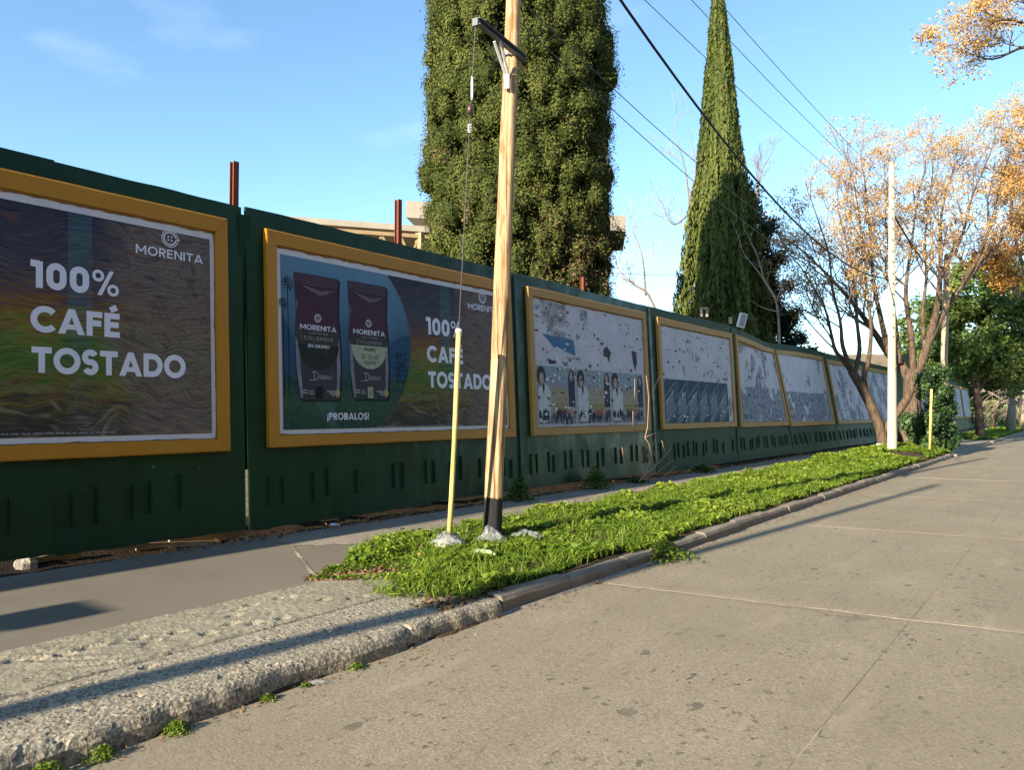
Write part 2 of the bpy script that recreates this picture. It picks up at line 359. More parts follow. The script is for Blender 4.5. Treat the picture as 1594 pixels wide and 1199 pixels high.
# dirt and dust drifted along the gutter
for nm, y0_, n_, base_, mt_ in (('gutter_dirt', -6, 420, .012, 'earth'), ('gutter_dust', 4.7, 520, .05, 'road_pale')):
    gut = []
    for j in range(n_):
        y = y0_ + j * (.026 if nm == 'gutter_dirt' else .05)
        w = base_ + .07 * max(-.2, fn(y * 1.3, 4)) + .035 * fn(y * 5, 1) + .02 * fn(y * 17, 2)
        gut.append([(KX - .05, y, .02), (KX + max(.004, w) * .5, y, .010), (KX + max(.006, w), y, -.004)])
    MB().grid(gut).obj(nm, MAT[mt_], kind='structure')

# old kerb of the driveway: one rounded, pitted strip with a broken lower edge
def kerb_pt(u, y):
    x = KX + .02 - u * .66
    edge = .05 * fn(y * 1.6, 7) + .03 * fn(y * 6, 3)
    prof = .118 * math.sqrt(max(0, 1 - (1 - min(1, u / .11)) ** 2)) + .045 * sstep(.1, .9, u)
    r = .004 * fn(x * 2.5, y * 2.5, 1) + .002 * fn(x * 25, y * 25, 2) + .0025 * fn(x * 60, y * 60, 3)
    ch = mnoise.cell(Vector((x * 9 + fn(x * 6, y * 6) * 1.2, y * 5 + fn(x * 6, y * 6, 4) * 1.2, 0.0))); r -= .035 * max(0, ch - .62) * (1 - sstep(.10, .34, u)) * (u > .03)
    hole = max(0, fn(x * 11 + 3, y * 11, 5) - .48) * .08
    return (x - edge * (1 - u) * (u < .4), y, max(-.03, prof + r * (.35 + .9 * (1 - u)) - hole - .02 * (u == 0)))
MB().grid([[kerb_pt(u, y) for y in np.linspace(-7, 4.72, 560)] for u in np.linspace(0, 1, 34) ** 1.15]).obj('driveway_kerb', MAT['rough_kerb'], kind='structure')
# trowelled apron with prints trodden into it
dents = [(on_z(*q, .17)[0], on_z(*q, .17)[1]) for q in [(132, 1011), (145, 1008), (215, 995), (190, 1002), (325, 988), (277, 986), (360, 973), (395, 972), (390, 943), (365, 960), (372, 950), (435, 932), (450, 930), (505, 935), (550, 933), (565, 930), (610, 942), (600, 945), (440, 965), (520, 970), (580, 968), (590, 962), (60, 1027), (100, 1021), (20, 1030), (235, 1000)]]
def apron_pt(x, y):
    z = .178 - .012 * sstep(-4.6, -5.05, x) + .006 * fn(x * 5, y * 5) + .004 * fn(x * 22, y * 22, 3)
    z += .004 * math.sin(60 * (x * .8 + .3 * fn(x * 2, y * 2)) + 9 * fn(x * 1.5, y * 1.5, 4)) * max(0, fn(x, y, 8) + .3)
    z -= .03 * sstep(-4.235, -4.205, x)
    for dx, dy in dents:
        q = ((x - dx) / .035) ** 2 + ((y - dy) / .05) ** 2
        if q < 4: z -= .022 * math.exp(-q) - .0035 * math.exp(-(q - 2) ** 2)
    return (x + (.012 * fn(y * 4, 2) if x < -5.0 else 0), y, z)
MB().grid([[apron_pt(x, y) for y in np.linspace(-7, 4.62, 520)] for x in np.linspace(-4.205, -5.06, 40)]).obj('driveway_apron', MAT['apron'], kind='structure')
# pavement slabs
walk = empty('sidewalk', (0, 0, 0), kind='structure')
def slab(poly, z, mat, th=.16):
    n = len(poly); b = MB()
    b.add([(x, y, z) for x, y in poly] + [(x, y, z - th) for x, y in poly], [tuple(range(n))] + [(i, i + n, (i + 1) % n + n, (i + 1) % n) for i in range(n)])
    return b.obj('pavement_slab', mat, walk)
def ccw(p):
    a = sum(p[i][0] * p[(i + 1) % len(p)][1] - p[(i + 1) % len(p)][0] * p[i][1] for i in range(len(p)))
    return p if a > 0 else p[::-1]
slab(ccw([(-5.085, -7), (-5.085, .2), (-7.36, .2), (-7.36, -7)]), .153, MAT['walk'])
slab(ccw([(-5.085, .212), (-5.075, 4.16), (-6.68, 5.12), (-7.36, 5.35), (-7.36, .212)]), .155, MAT['walk'])
slab(ccw([(-5.09, 4.19), (-5.12, 5.4), (-6.1, 5.75), (-6.69, 5.15)]), .150, MAT['walk'])
slab(ccw([(-6.70, 5.17), (-6.11, 5.78), (-6.0, 6.3), (-7.36, 6.8), (-7.36, 5.40)]), .152, MAT['walk_old'])
mo = MB()
for a_, b_ in (((-5.08, 4.175), (-6.69, 5.135)), ((-6.69, 5.15), (-7.36, 5.375)), ((-6.70, 5.16), (-6.105, 5.765)), ((-5.07, -7), (-5.07, 4.2))):
    dx_, dy_ = b_[0] - a_[0], b_[1] - a_[1]; l_ = math.hypot(dx_, dy_); ox, oy = -dy_ / l_ * .03, dx_ / l_ * .03; n_ = 30
    mo.grid([[(a_[0] + dx_ * u + q * ox * (1 + .6 * fn(u * 20, q)), a_[1] + dy_ * u + q * oy * (1 + .6 * fn(u * 20, q + 3)), .1535 + .004 * fn(u * 31, q)) for q in (-1, 0, 1)] for u in np.linspace(0, 1, n_)])
mo.obj('mortar_line', MAT['filler'], walk)
yy = 6.32
for k in range(26):
    y1 = yy + 1.0
    slab(ccw([(-6.05, yy + .012), (-6.05, y1), (-6.70, y1 + .18), (-6.70, yy + .192)]), .145 + .008 * fn(k * 1.7), MAT['walk_old'])
    slab(ccw([(-6.712, yy + .21), (-6.712, y1 + .19), (-7.36, y1 + .5), (-7.36, yy + .52)]), .146 + .008 * fn(k * 2.3, 3), MAT['walk_old'])
    yy = y1
slab(ccw([(KX - .16, 31.0), (KX - .16, 46), (-7.36, 46), (-7.36, 31.0)]), .13, MAT['walk_old'])
slab(ccw([(-6.2, 46.02), (-6.2, 110), (-7.36, 110), (-7.36, 46.02)]), .14, MAT['walk_old'])
slab(ccw([(KX, 31.2), (KX, 44.5), (KX - .158, 44.5), (KX - .158, 31.2)]), .07, MAT['walk_old'])
# kerb stones along the verge
kerb = empty('kerb', (0, 0, 0), kind='structure')
def kerbstone(y0, y1, dx, dz, tilt):
    b = MB(); n = 6; P = []
    prof = [(0, -.06), (0, .085), (.018, .118), (.05, .128), (.15, .125), (.16, -.06)]
    for i in range(n + 1):
        y = y0 + (y1 - y0) * i / n
        P.append([(KX - px + dx + .010 * fn(y * 5, px * 20) , y, pz + dz + .012 * fn(y * 4, px * 9, 2) * (pz > 0) + tilt * (i / n - .5)) for px, pz in prof])
    b.grid(P); b.f += [tuple(range(6)), tuple(n * 6 + k for k in (5, 4, 3, 2, 1, 0))]
    return b.obj('kerbstone', MAT['kerb'], kerb)
y = 4.78
while y < 30.2:
    L = random.uniform(.85, 1.25)
    if not (7.15 < y < 7.5): kerbstone(y, y + L - .015, random.uniform(-.012, .012), random.uniform(-.012, .008), random.uniform(-.012, .012))
    y += L
y = 45.0
while y < 75: kerbstone(y, y + 1.38, random.uniform(-.015, .015), 0, 0); y += 1.4

# planted verge
def soil(x, y):
    d = -x; u = (d - 3.72) / (6.5 - 3.72); arch = max(0, 4 * u * (1 - u))
    m_ = .04 + .035 * sstep(5, 8, y) + .13 * sstep(17, 26, y)
    return .118 + m_ * arch + .03 * fn(x * 1.2, y * 1.2, 4) * arch + .008 * fn(x * 9, y * 9)
def vedge(y):                                           # how far in from the pavement side the plants reach
    e = -6.12 + .14 * fn(y * .8, 9) + .10 * fn(y * 3, 2)
    return e + .92 * (1 - sstep(4.1, 6.0, y))
MB().grid([[(x, y, soil(x, y)) for y in np.linspace(0, 1, 200) ** 1.3 * 26.9 + 4.22 for x in [-3.74 + (vedge(y) - .02 + 3.74) * u]] for u in np.linspace(0, 1, 22)]).obj('verge_soil', MAT['earth'], kind='structure', smooth=True)
MB().grid([[(x, y, .12 + .05 * fn(x, y)) for y in np.linspace(46, 110, 90)] for x in np.linspace(-3.74, -6.25, 8)]).obj('far_verge_soil', MAT['earth'], kind='structure', smooth=True)

def verge_plants(name, n, y0, y1, size, hmax, x0=-6.45, x1=-3.66, mat='clover', thr=-.55, soilf=soil, label='', edge=True):
    X = RNG.uniform(x0, x1, n * 2); Y = RNG.uniform(y0, y1, n * 2); C = []; T = []; Sz = []
    for x, y in zip(X, Y):
        nz = fn(x * 1.3, y * 1.3, 11) + .5 * fn(x * 4, y * 4, 12)
        if edge:
            if x < vedge(y): continue
            left = 4.1 + .35 * fn(x * 2, 5) + .25 * max(0, -4.2 - x) * .6 + .18 * max(0, -4.7 - x)
            if y < left: continue
            if x > -3.80 + .10 * fn(y * 1.5, 21) + (.10 if 7.0 < y < 8.2 else 0): continue
            # thin, dry corner by the driveway and a bare patch by the white pole
            thin = (1 - sstep(.0, .75, y - left)) * (.35 + .8 * sstep(-5.2, -4.2, x))
            if random.random() < thin * 1.1: continue
            if ((x + 4.35) / .55) ** 2 + ((y - 25.6) / 1.9) ** 2 < 1 + .3 * nz: continue
            if ((x + 5.1) / .32) ** 2 + ((y - 6.35) / .30) ** 2 < 1 and random.random() < .8: continue
        if nz < thr: continue
        h = hmax * (.12 + 1.15 * max(0, min(1, .42 + .95 * nz))) * random.random() ** .6
        C.append((x, y, soilf(x, y) + h)); T.append(.44 + .30 * fn(x * .7, y * .7, 51) + .55 * nz * .6 + .35 * (h / hmax) * .6 + random.uniform(-.18, .18)); Sz.append(random.uniform(.6, 1.25))
        if len(C) >= n: break
    C = np.array(C); N = len(C); Nn = RNG.normal(size=(N, 3)) * .55; Nn[:, 2] += 1.0
    Sz = np.array(Sz) * size
    return leaf_obj(name, C, Nn, Sz, Sz * .78, np.clip(np.array(T), 0, 1), MAT[mat], kind='stuff', label=label, cat='ground cover')
verge_plants('clover_carpet', 110000, 4.0, 12.0, .019, .085, label='bright green clover and weeds covering the near part of the roadside verge')
verge_plants('clover_bank', 60000, 12.0, 20.0, .030, .095, label='bright green clover on the middle stretch of the roadside verge')
verge_plants('clover_mound', 45000, 20.0, 30.8, .044, .15, label='green clover on the raised far end of the verge around the white pole')
verge_plants('broad_leaf_weeds', 12000, 4.6, 20, .034, .12, thr=.0, label='taller broad leaved weeds standing in patches on the verge')
# grass blades among the clover
n = 15000; X = RNG.uniform(-6.3, -3.75, n); Y = 4.1 + RNG.uniform(0, 1, n) ** 1.4 * 18
keep = [i for i in range(n) if X[i] > vedge(Y[i]) and Y[i] > 4.25 + .35 * fn(X[i] * 2, 5) and fn(X[i] * .9, Y[i] * .9, 31) + .6 * (X[i] > -4.3) > .0]
C = np.array([(X[i], Y[i], soil(X[i], Y[i]) + .06) for i in keep]); N = len(C)
T = RNG.normal(size=(N, 3)) * .45; T[:, 2] += 1
leaf_obj('grass_blades', C, RNG.normal(size=(N, 3)), RNG.uniform(.05, .10, N), .0045, RNG.uniform(.25, .9, N), MAT['clover'], T=T, kind='stuff', label='thin upright grass blades among the clover of the verge', cat='grass')
# fallen leaves on the dry corner and along the pavement
n = 3600; C = []
while len(C) < n:
    if random.random() < .62:
        x = random.uniform(-5.3, -3.72); y = 4.05 + .25 * max(0, -4.2 - x) * .6 + .18 * max(0, -4.7 - x) + abs(random.gauss(0, .42)) + .35 * fn(x * 2, 5)
        C.append((x, y, soil(x, y) + random.uniform(.004, .018)))
    else:
        y = random.uniform(5, 30); x = random.uniform(-6.6, -3.75); C.append((x, y, soil(x, y) + random.uniform(.0, .09) if x > -6.3 else .165))
Nn = RNG.normal(size=(n, 3)) * .5; Nn[:, 2] += 1
leaf_obj('fallen_leaves', np.array(C), Nn, RNG.uniform(.012, .032, n), RNG.uniform(.006, .014, n), RNG.uniform(0, 1, n), MAT['deadleaf'], kind='stuff', label='brown dead leaves littering the dry corner of the verge by the driveway', cat='leaf litter')
n = 1500; Y = RNG.uniform(1.5, 30, n); X = KX + .02 + np.abs(RNG.normal(size=n)) * .09; Nn = RNG.normal(size=(n, 3)) * .4; Nn[:, 2] += 1
leaf_obj('gutter_litter', np.stack([X, Y, .004 + RNG.uniform(0, .004, n)], 1), Nn, RNG.uniform(.006, .019, n), RNG.uniform(.003, .009, n), RNG.uniform(0, 1, n), MAT['deadleaf'], kind='stuff', label='small dead leaves and grit lying in the gutter along the kerb', cat='leaf litter')
# debris at the foot of the fence
n = 2600; Y = RNG.uniform(4, 34, n); X = -7.25 - RNG.uniform(-.12, .3, n) * (.4 + .6 * RNG.uniform(0, 1, n))
Nn = RNG.normal(size=(n, 3)) * .6; Nn[:, 2] += 1
leaf_obj('fence_foot_litter', np.stack([X, Y, .165 + RNG.uniform(0, .03, n)], 1), Nn, RNG.uniform(.012, .04, n), RNG.uniform(.006, .016, n), RNG.uniform(0, 1, n), MAT['deadleaf'], kind='stuff', label='dry leaves and bits of rubbish gathered along the foot of the green fence', cat='leaf litter')
MB().grid([[(x, y, .135 + .115 * sstep(-7.55, -7.85, x) + .05 * fn(x * 3, y * 3) + .03 * fn(x * 11, y * 11)) for y in np.linspace(-7, 76, 400)] for x in (-7.34, -7.45, -7.6, -7.8, -8.0, -8.4)]).obj('fence_foot_soil', MAT['shade_soil'], kind='structure', smooth=True)
verge_plants('far_verge_grass', 16000, 46.5, 100, .075, .16, x1=-3.8, x0=-6.2, thr=-.3, soilf=lambda x, y: .12, edge=False, label='grass on the next verge beyond the far driveway')

# ------------------------------------------------------------------ green hoarding fence
def lean(t): return float(np.interp(t, [-20, 20.3, 22.5, 25, 30.5, 37, 60, 80], [.13, .13, .28, .56, .46, .42, .3, .3]))
def fp(t, z, off=0.0):                                  # fence coordinates (along, height, out towards the street) -> world
    return (-(7.5 + lean(t) * (z - .9) / 2.8) + off, t, z)
def dip(t): return .10 * math.exp(-((t - 24.0) / 2.2) ** 2)
def top_z(t): return 3.90 - dip(t) * 1.3 + .012 * fn(t * 2, 8) - .05 * sstep(26, 34, t)
SB = [-11.5, -5.2, .02, 5.165, 10.40, 15.36, 20.34, 25.02, 30.72, 36.85, 42.4, 47.8, 53.2, 58.6, 64, 69.4, 74.8]
sec_lbl = ['green sheet fence section out past the left end of the coffee billboards', 'green sheet fence section before the left coffee billboard',
    'green sheet fence section carrying the left coffee billboard beside the open joint', 'green sheet fence section behind the wooden utility pole',
    'green sheet fence section carrying the billboard with three event posters', 'green sheet fence section carrying the billboard with the row of blue posters',
    'sagging green fence section under the tilted white floodlight', 'leaning green fence section just past the sag', 'green fence section to the left of the forked tree',
    'green fence section right behind the forked tree and white pole', 'green fence section hidden behind the ivy bush']
rng = random.Random(3)
MATG = lambda k: MAT['green'] if k < 5 else MAT['green_worn']
for k in range(len(SB) - 1):
    a, b_ = SB[k] + .012, SB[k + 1] - .012
    if k == 3: a += .028
    lab = sec_lbl[k] if k < len(sec_lbl) else '%s green fence section in the distance beyond the far driveway' % ['nearest', 'second', 'third', 'fourth', 'fifth', 'sixth'][k - len(sec_lbl)]
    S = empty('fence_section', fp((a + b_) / 2, .2), lab, 'fence', 'sections of the green hoarding fence')
    cuts = [a, a + (b_ - a) * rng.uniform(.42, .58), b_]
    if k == 2: cuts = [a, 3.17, b_]
    for q in range(2):
        s0, s1 = cuts[q] + .002, cuts[q + 1] - .002; dz = rng.uniform(-.02, .012)
        if k == 2: dz = (.0, -.012)[q]
        bt = .25 + rng.uniform(-.03, .03)
        if k == 2: bt = (.27, .25)[q]
        G = []; Bk = []
        for i in range(13):
            t = s0 + (s1 - s0) * i / 12; zt = top_z(t) + dz; zb = bt + .012 * fn(t * 3, k)
            G.append([fp(t, zb + (zt - zb) * j / 16, -.012 - .010 * abs(fn(t * 1.7, j * .35, k)) - .004 * q) for j in range(17)])
            Bk.append([fp(t, zb + (zt - zb) * j / 16, -.05) for j in range(17)])
        m_ = MB().grid(G); nb = len(m_.v); m_.grid(Bk)
        for i in range(12):
            m_.f += [(i * 17 + 16, (i + 1) * 17 + 16, nb + (i + 1) * 17 + 16, nb + i * 17 + 16), (i * 17, nb + i * 17, nb + (i + 1) * 17, (i + 1) * 17)]
        for j in range(16):
            m_.f += [(j, j + 1, nb + j + 1, nb + j), (12 * 17 + j, nb + 12 * 17 + j, nb + 12 * 17 + j + 1, 12 * 17 + j + 1)]
        m_.obj('metal_sheet', MATG(k), S)
    # cover strip at the joint
    if k not in (2,) and k < 9:
        st = MB(); t = b_ + .004
        w = .045
        P = [[fp(t + s * w, z, .010) for s in (-1, 1)] for z in np.linspace(.45, 3.86 - dip(t) * 1.2, 8)]
        st.grid(P); st.obj('joint_strip', MATG(k), S)
    # pressed louvre fins near the bottom
    if k < 10:
        t = a + .25
        while t < b_ - .2:
            for dt in ((0, rng.uniform(.14, .24)) if rng.random() < .75 else (0,)):
                z0 = .50 + rng.uniform(-.03, .05); z1 = z0 + rng.uniform(.30, .37); tt = t + dt
                if tt > b_ - .08: continue
                pts = [(tt - .007, -.014), (tt - .003, .012), (tt + .003, .012), (tt + .007, -.014)]
                f_ = MB(); f_.add([fp(x, z, o) for z in (z0, z1) for x, o in pts], [(0, 1, 5, 4), (1, 2, 6, 5), (2, 3, 7, 6), (3, 2, 1, 0), (4, 5, 6, 7)])
                f_.obj('louvre_fin', MATG(k), S)
            t += rng.uniform(.5, .72)
MB().box((-7.66, 5.19, 2.35), (.05, .16, 2.9)).box((-7.69, 5.19, 2.2), (.02, .10, 2.2)).obj('backing_batten', MAT['green_worn'], label='dark batten closing the joint between the two coffee billboards', cat='batten')
# rusty posts behind
for (x, y, lab) in [(365, 252, 'rusty steel beam standing up behind the left fence joint'), (620, 311, 'rusty steel beam standing up in front of the old roof'), (907, 431, 'short rusty beam end poking up below the broad cypress')]:
    P = on_x(x, y, -7.78); h = .055
    b = MB(); zc = (P[2] + .25) / 2; L = P[2] - .25
    b.box((P[0], P[1], zc), (.06, .010, L)); b.box((P[0] - .034, P[1], zc), (.010, .07, L)); b.box((P[0] + .034, P[1], zc), (.010, .07, L))
    b.obj('steel_beam', MAT['rust'], label=lab, cat='beam', group='rusty beams behind the fence')

# ------------------------------------------------------------------ stroke lettering
def arc(cx, cy, rx, ry, a0, a1, n=18): return [(cx + rx * math.cos(math.radians(a0 + (a1 - a0) * i / n)), cy + ry * math.sin(math.radians(a0 + (a1 - a0) * i / n))) for i in range(n + 1)]
def glyph(ch, w):
    """centre-line strokes in a box of cap height 1 -> (advance width, [(points, closed)])"""
    i = w / 2; L = lambda *p: (list(p), False)
    if ch == 'O': return 1.04, [(arc(.52, .5, .52 - i, .52 - i, 0, 360, 36)[:-1], True)]
    if ch == '0': return .74, [(arc(.37, .64, .37 - i, .37 - i, 0, 180, 14) + arc(.37, .36, .37 - i, .37 - i, 180, 360, 14), True)]
    if ch == '1': return .44, [L((.44 - i, 0), (.44 - i, 1)), L((0, 1 - i * .8), (.44 - i, 1 - i * .8))]
    if ch == '%': return 1.08, [('R', arc(.24, .76, .175, .175, 0, 360, 22)[:-1], .125), ('R', arc(.84, .24, .175, .175, 0, 360, 22)[:-1], .125), ('P', [(.20, 0), (.38, 0), (.88, 1), (.70, 1)])]
    if ch == 'C': return .92, [(arc(.52, .5, .52 - i, .52 - i, 42, 318, 28), False)]
    if ch == 'G': return 1.0, [(arc(.52, .5, .52 - i, .52 - i, 42, 340, 28) + [(1 - i, .48)], False), L((.55, .48), (1 - i * .3, .48))]
    if ch == 'T': return .74, [L((0, 1 - i), (.74, 1 - i)), L((.37, 0), (.37, 1 - i))]
    if ch == 'A': return 1.0, [('P', [(0, 0), (w * 1.1, 0), (.5 + w * .5, 1), (.5 - w * .5, 1)]), ('P', [(1 - w * 1.1, 0), (1, 0), (.5 + w * .5, 1), (.5 - w * .5, 1)]), ('P', [(.24, .18), (.76, .18), (.68, .18 + w * .85), (.32, .18 + w * .85)])]
    if ch in 'FEÉ':
        g_ = [L((i, 0), (i, 1)), L((i, 1 - i), (.62, 1 - i)), L((i, .52), (.58, .52))]
        if ch != 'F': g_.append(L((i, i), (.62, i)))
        if ch == 'É': g_.append(L((.24, 1.12), (.50, 1.26)))
        return .64, g_
    if ch == 'S': return .66, [(arc(.33, .75 - i * .45, .31 - i * .8, .27 - i * .55, 25, 270, 16)[:-1] + arc(.33, .25 + i * .45, .33 - i, .27 - i * .55, 90, -155, 16), False)]
    if ch == 'D': return .88, [([(i, i), (i, 1 - i)] + arc(.40, .5, .48 - i, .5 - i, 90, -90, 18), True)]
    if ch in 'PR':
        g_ = [L((i, 0), (i, 1)), ([(i, 1 - i)] + arc(.40, .70, .30 - i, .30 - i, 90, -90, 12) + [(i, .40 + i)], False)]
        if ch == 'R': g_.append(('P', [(.26, .42), (.26 + w * 1.2, .42), (.72, 0), (.72 - w * 1.25, 0)]))
        return .70, g_
    if ch == 'B': return .72, [L((i, 0), (i, 1)), ([(i, 1 - i)] + arc(.40, .76, .24 - i * .6, .24 - i, 90, -90, 10) + [(i, .52)], False), ([(i, .52)] + arc(.42, .27, .30 - i * .8, .27 - i, 90, -90, 10) + [(i, i)], False)]
    if ch == 'L': return .58, [L((i, 0), (i, 1)), L((i, i), (.58, i))]
    if ch == 'I': return w, [L((i, 0), (i, 1))]
    if ch == 'M': return 1.06, [L((i, 0), (i, 1)), L((1.06 - i, 0), (1.06 - i, 1)), ('P', [(0, 1), (w * .95, 1), (.53 + w * .5, .25), (.53 - w * .5, .25)]), ('P', [(1.06, 1), (1.06 - w * .95, 1), (.53 - w * .5, .25), (.53 + w * .5, .25)])]
    if ch == 'N': return .86, [L((i, 0), (i, 1)), L((.86 - i, 0), (.86 - i, 1)), ('P', [(0, 1), (w * 1.1, 1), (.86, 0), (.86 - w * 1.1, 0)])]
    if ch == 'Z': return .70, [L((.02, 1 - i), (.66, 1 - i), (.05, i), (.70, i))]
    if ch == 'H': return .84, [L((i, 0), (i, 1)), L((.84 - i, 0), (.84 - i, 1)), L((i, .5), (.84 - i, .5))]
    if ch == 'U': return .84, [([(i, 1)] + arc(.42, .40, .42 - i, .40 - i, 180, 360, 14) + [(.84 - i, 1)], False)]
    if ch == 'V': return .9, [L((i * .6, 1), (.45, .02)), L((.9 - i * .6, 1), (.45, .02))]
    if ch == '!': return w, [L((i, .34), (i, 1)), L((i, 0), (i, w * .95))]
    if ch == '¡': return w, [L((i, -.2), (i, .46)), L((i, .8 - w * .95), (i, .8))]
    return .35, []
def ribbon(pts, closed, w):
    n = len(pts); P = np.array(pts, float); out = []
    for k in range(n):
        a = P[k] - P[k - 1] if (closed or k) else P[1] - P[0]
        b = P[(k + 1) % n] - P[k] if (closed or k < n - 1) else P[-1] - P[-2]
        a = a / (np.linalg.norm(a) + 1e-9); b = b / (np.linalg.norm(b) + 1e-9)
        na, nb = np.array([-a[1], a[0]]), np.array([-b[1], b[0]]); m_ = na + nb; m_ = m_ / (np.linalg.norm(m_) + 1e-9)
        k_ = min(2.2, 1 / max(.3, m_ @ na)); out.append((P[k] + m_ * w / 2 * k_, P[k] - m_ * w / 2 * k_))
    return [[out[k][0], out[k][1], out[(k + 1) % n][1], out[(k + 1) % n][0]] for k in range(n if closed else n - 1)]
def text_polys(s, t0, z0, h, width=None, w=.22, gap=.10, slant=0, ratio=1.0):
    x = 0; strokes = []
    for ch in s:
        if ch == ' ': x += .40; continue
        adv, st = glyph(ch, w)
        for q_ in st:
            if q_[0] == 'P': strokes.append([[(a_ + x, b_) for a_, b_ in q_[1]]]); continue
            if q_[0] == 'R': strokes.append(ribbon([(a_ + x, b_) for a_, b_ in q_[1]], True, q_[2])); continue
            pts, cl = q_; strokes.append(ribbon([(px_ + x, py_) for px_, py_ in pts], cl, w))
        x += adv + gap
    x -= gap; sx = (width / x) if width else h * ratio; res = []
    for si, quads in enumerate(strokes): res.append([[(t0 + q[0] * sx + slant * q[1] * h, z0 + q[1] * h) for q in quad] for quad in quads])
    return res                                          # list of strokes, each a list of quads
def printed(name, strokes, off, mat, parent, L=0.0, label=None):
    """flat print on a poster: polygons in fence coordinates"""
    b = MB(); uv = []
    for k, polys in enumerate(strokes):
        for poly in polys:
            base = len(b.v); b.v += [fp(t, z, off + (k % 5) * .00035) for t, z in poly]; b.f.append(tuple(range(base, base + len(poly)))); uv += [(t - L, z) for t, z in poly]
    me = b.mesh(name); ul = me.uv_layers.new(name='UVMap')
    for lp in me.loops: ul.data[lp.index].uv = uv[lp.vertex_index]
    kw = {'label': label} if label else {}
    return mesh_obj(name, me, mat, parent, **kw)
def rect(t0, t1, z0, z1): return [[(t0, z0), (t1, z0), (t1, z1), (t0, z1)]]
def paper(name, t0, t1, z0, z1, off, mat, parent, L, ragged=.0, nt=28, nz=14, seed=0, label=None):
    b = MB(); uv = []; P = []
    for i in range(nt + 1):
        row = []
        for j in range(nz + 1):
            t = t0 + (t1 - t0) * i / nt; z = z0 + (z1 - z0) * j / nz
            if j == nz: z -= ragged * max(0, fn(t * 5, seed) + .25 + .5 * fn(t * 17, seed))
            if j == 0: z += ragged * .6 * max(0, fn(t * 4, seed + 4) + .6 * fn(t * 15, seed))
            if i == nt: t -= ragged * .6 * max(0, fn(z * 5, seed + 9) + .3)
            if i == 0: t += ragged * .5 * max(0, fn(z * 5, seed + 2))
            row.append(fp(t, z, off + .0015 * fn(t * 6, z * 6, seed))); uv.append((t - L, z))
        P.append(row)
    b.grid(P); me = b.mesh(name); ul = me.uv_layers.new(name='UVMap')
    for lp in me.loops: ul.data[lp.index].uv = uv[lp.vertex_index]
    kw = {'label': label} if label else {}
    return mesh_obj(name, me, mat, parent, smooth=True, **kw)
def frame(B, t0, t1, z0, z1, mat, w=.145, wt=.17, th=.055, dz=None, jit=.0):
    dz = dz or (lambda t: 0.0)
    O = [(t0, z0), (t1, z0), (t1, z1), (t0, z1)]; I = [(t0 + w, z0 + w * .95), (t1 - w, z0 + w * .95), (t1 - w, z1 - wt), (t0 + w, z1 - wt)]
    for k, nm in enumerate(('bottom_rail', 'stile', 'top_rail', 'stile')):
        a, c, d, e = O[k], O[(k + 1) % 4], I[(k + 1) % 4], I[k]; n = 14; P = []
        for q in range(n + 1):
            u = .0008 + .9984 * q / n; o_ = (a[0] + (c[0] - a[0]) * u, a[1] + (c[1] - a[1]) * u); i_ = (e[0] + (d[0] - e[0]) * u, e[1] + (d[1] - e[1]) * u)
            j1 = .005 * fn(o_[0] * 3, o_[1] * 3, k) + jit * fn(o_[0] * 1.1, k)
            f1 = lambda p_, off, e_=0: fp(p_[0] + j1 * .6, p_[1] - dz(p_[0]) * (p_[1] - 1) / 2.7 + j1, off)
            mid = ((o_[0] + i_[0]) / 2, (o_[1] + i_[1]) / 2)
            P.append([f1(o_, -.008), f1(o_, th * .85), f1(((o_[0] * 9 + i_[0]) / 10, (o_[1] * 9 + i_[1]) / 10), th), f1(i_, th * .9), f1(i_, -.008)])
        b = MB().grid(P); b.f += [(0, 1, 2, 3, 4), tuple(n * 5 + v for v in (4, 3, 2, 1, 0))]
        b.obj(nm, mat, B)

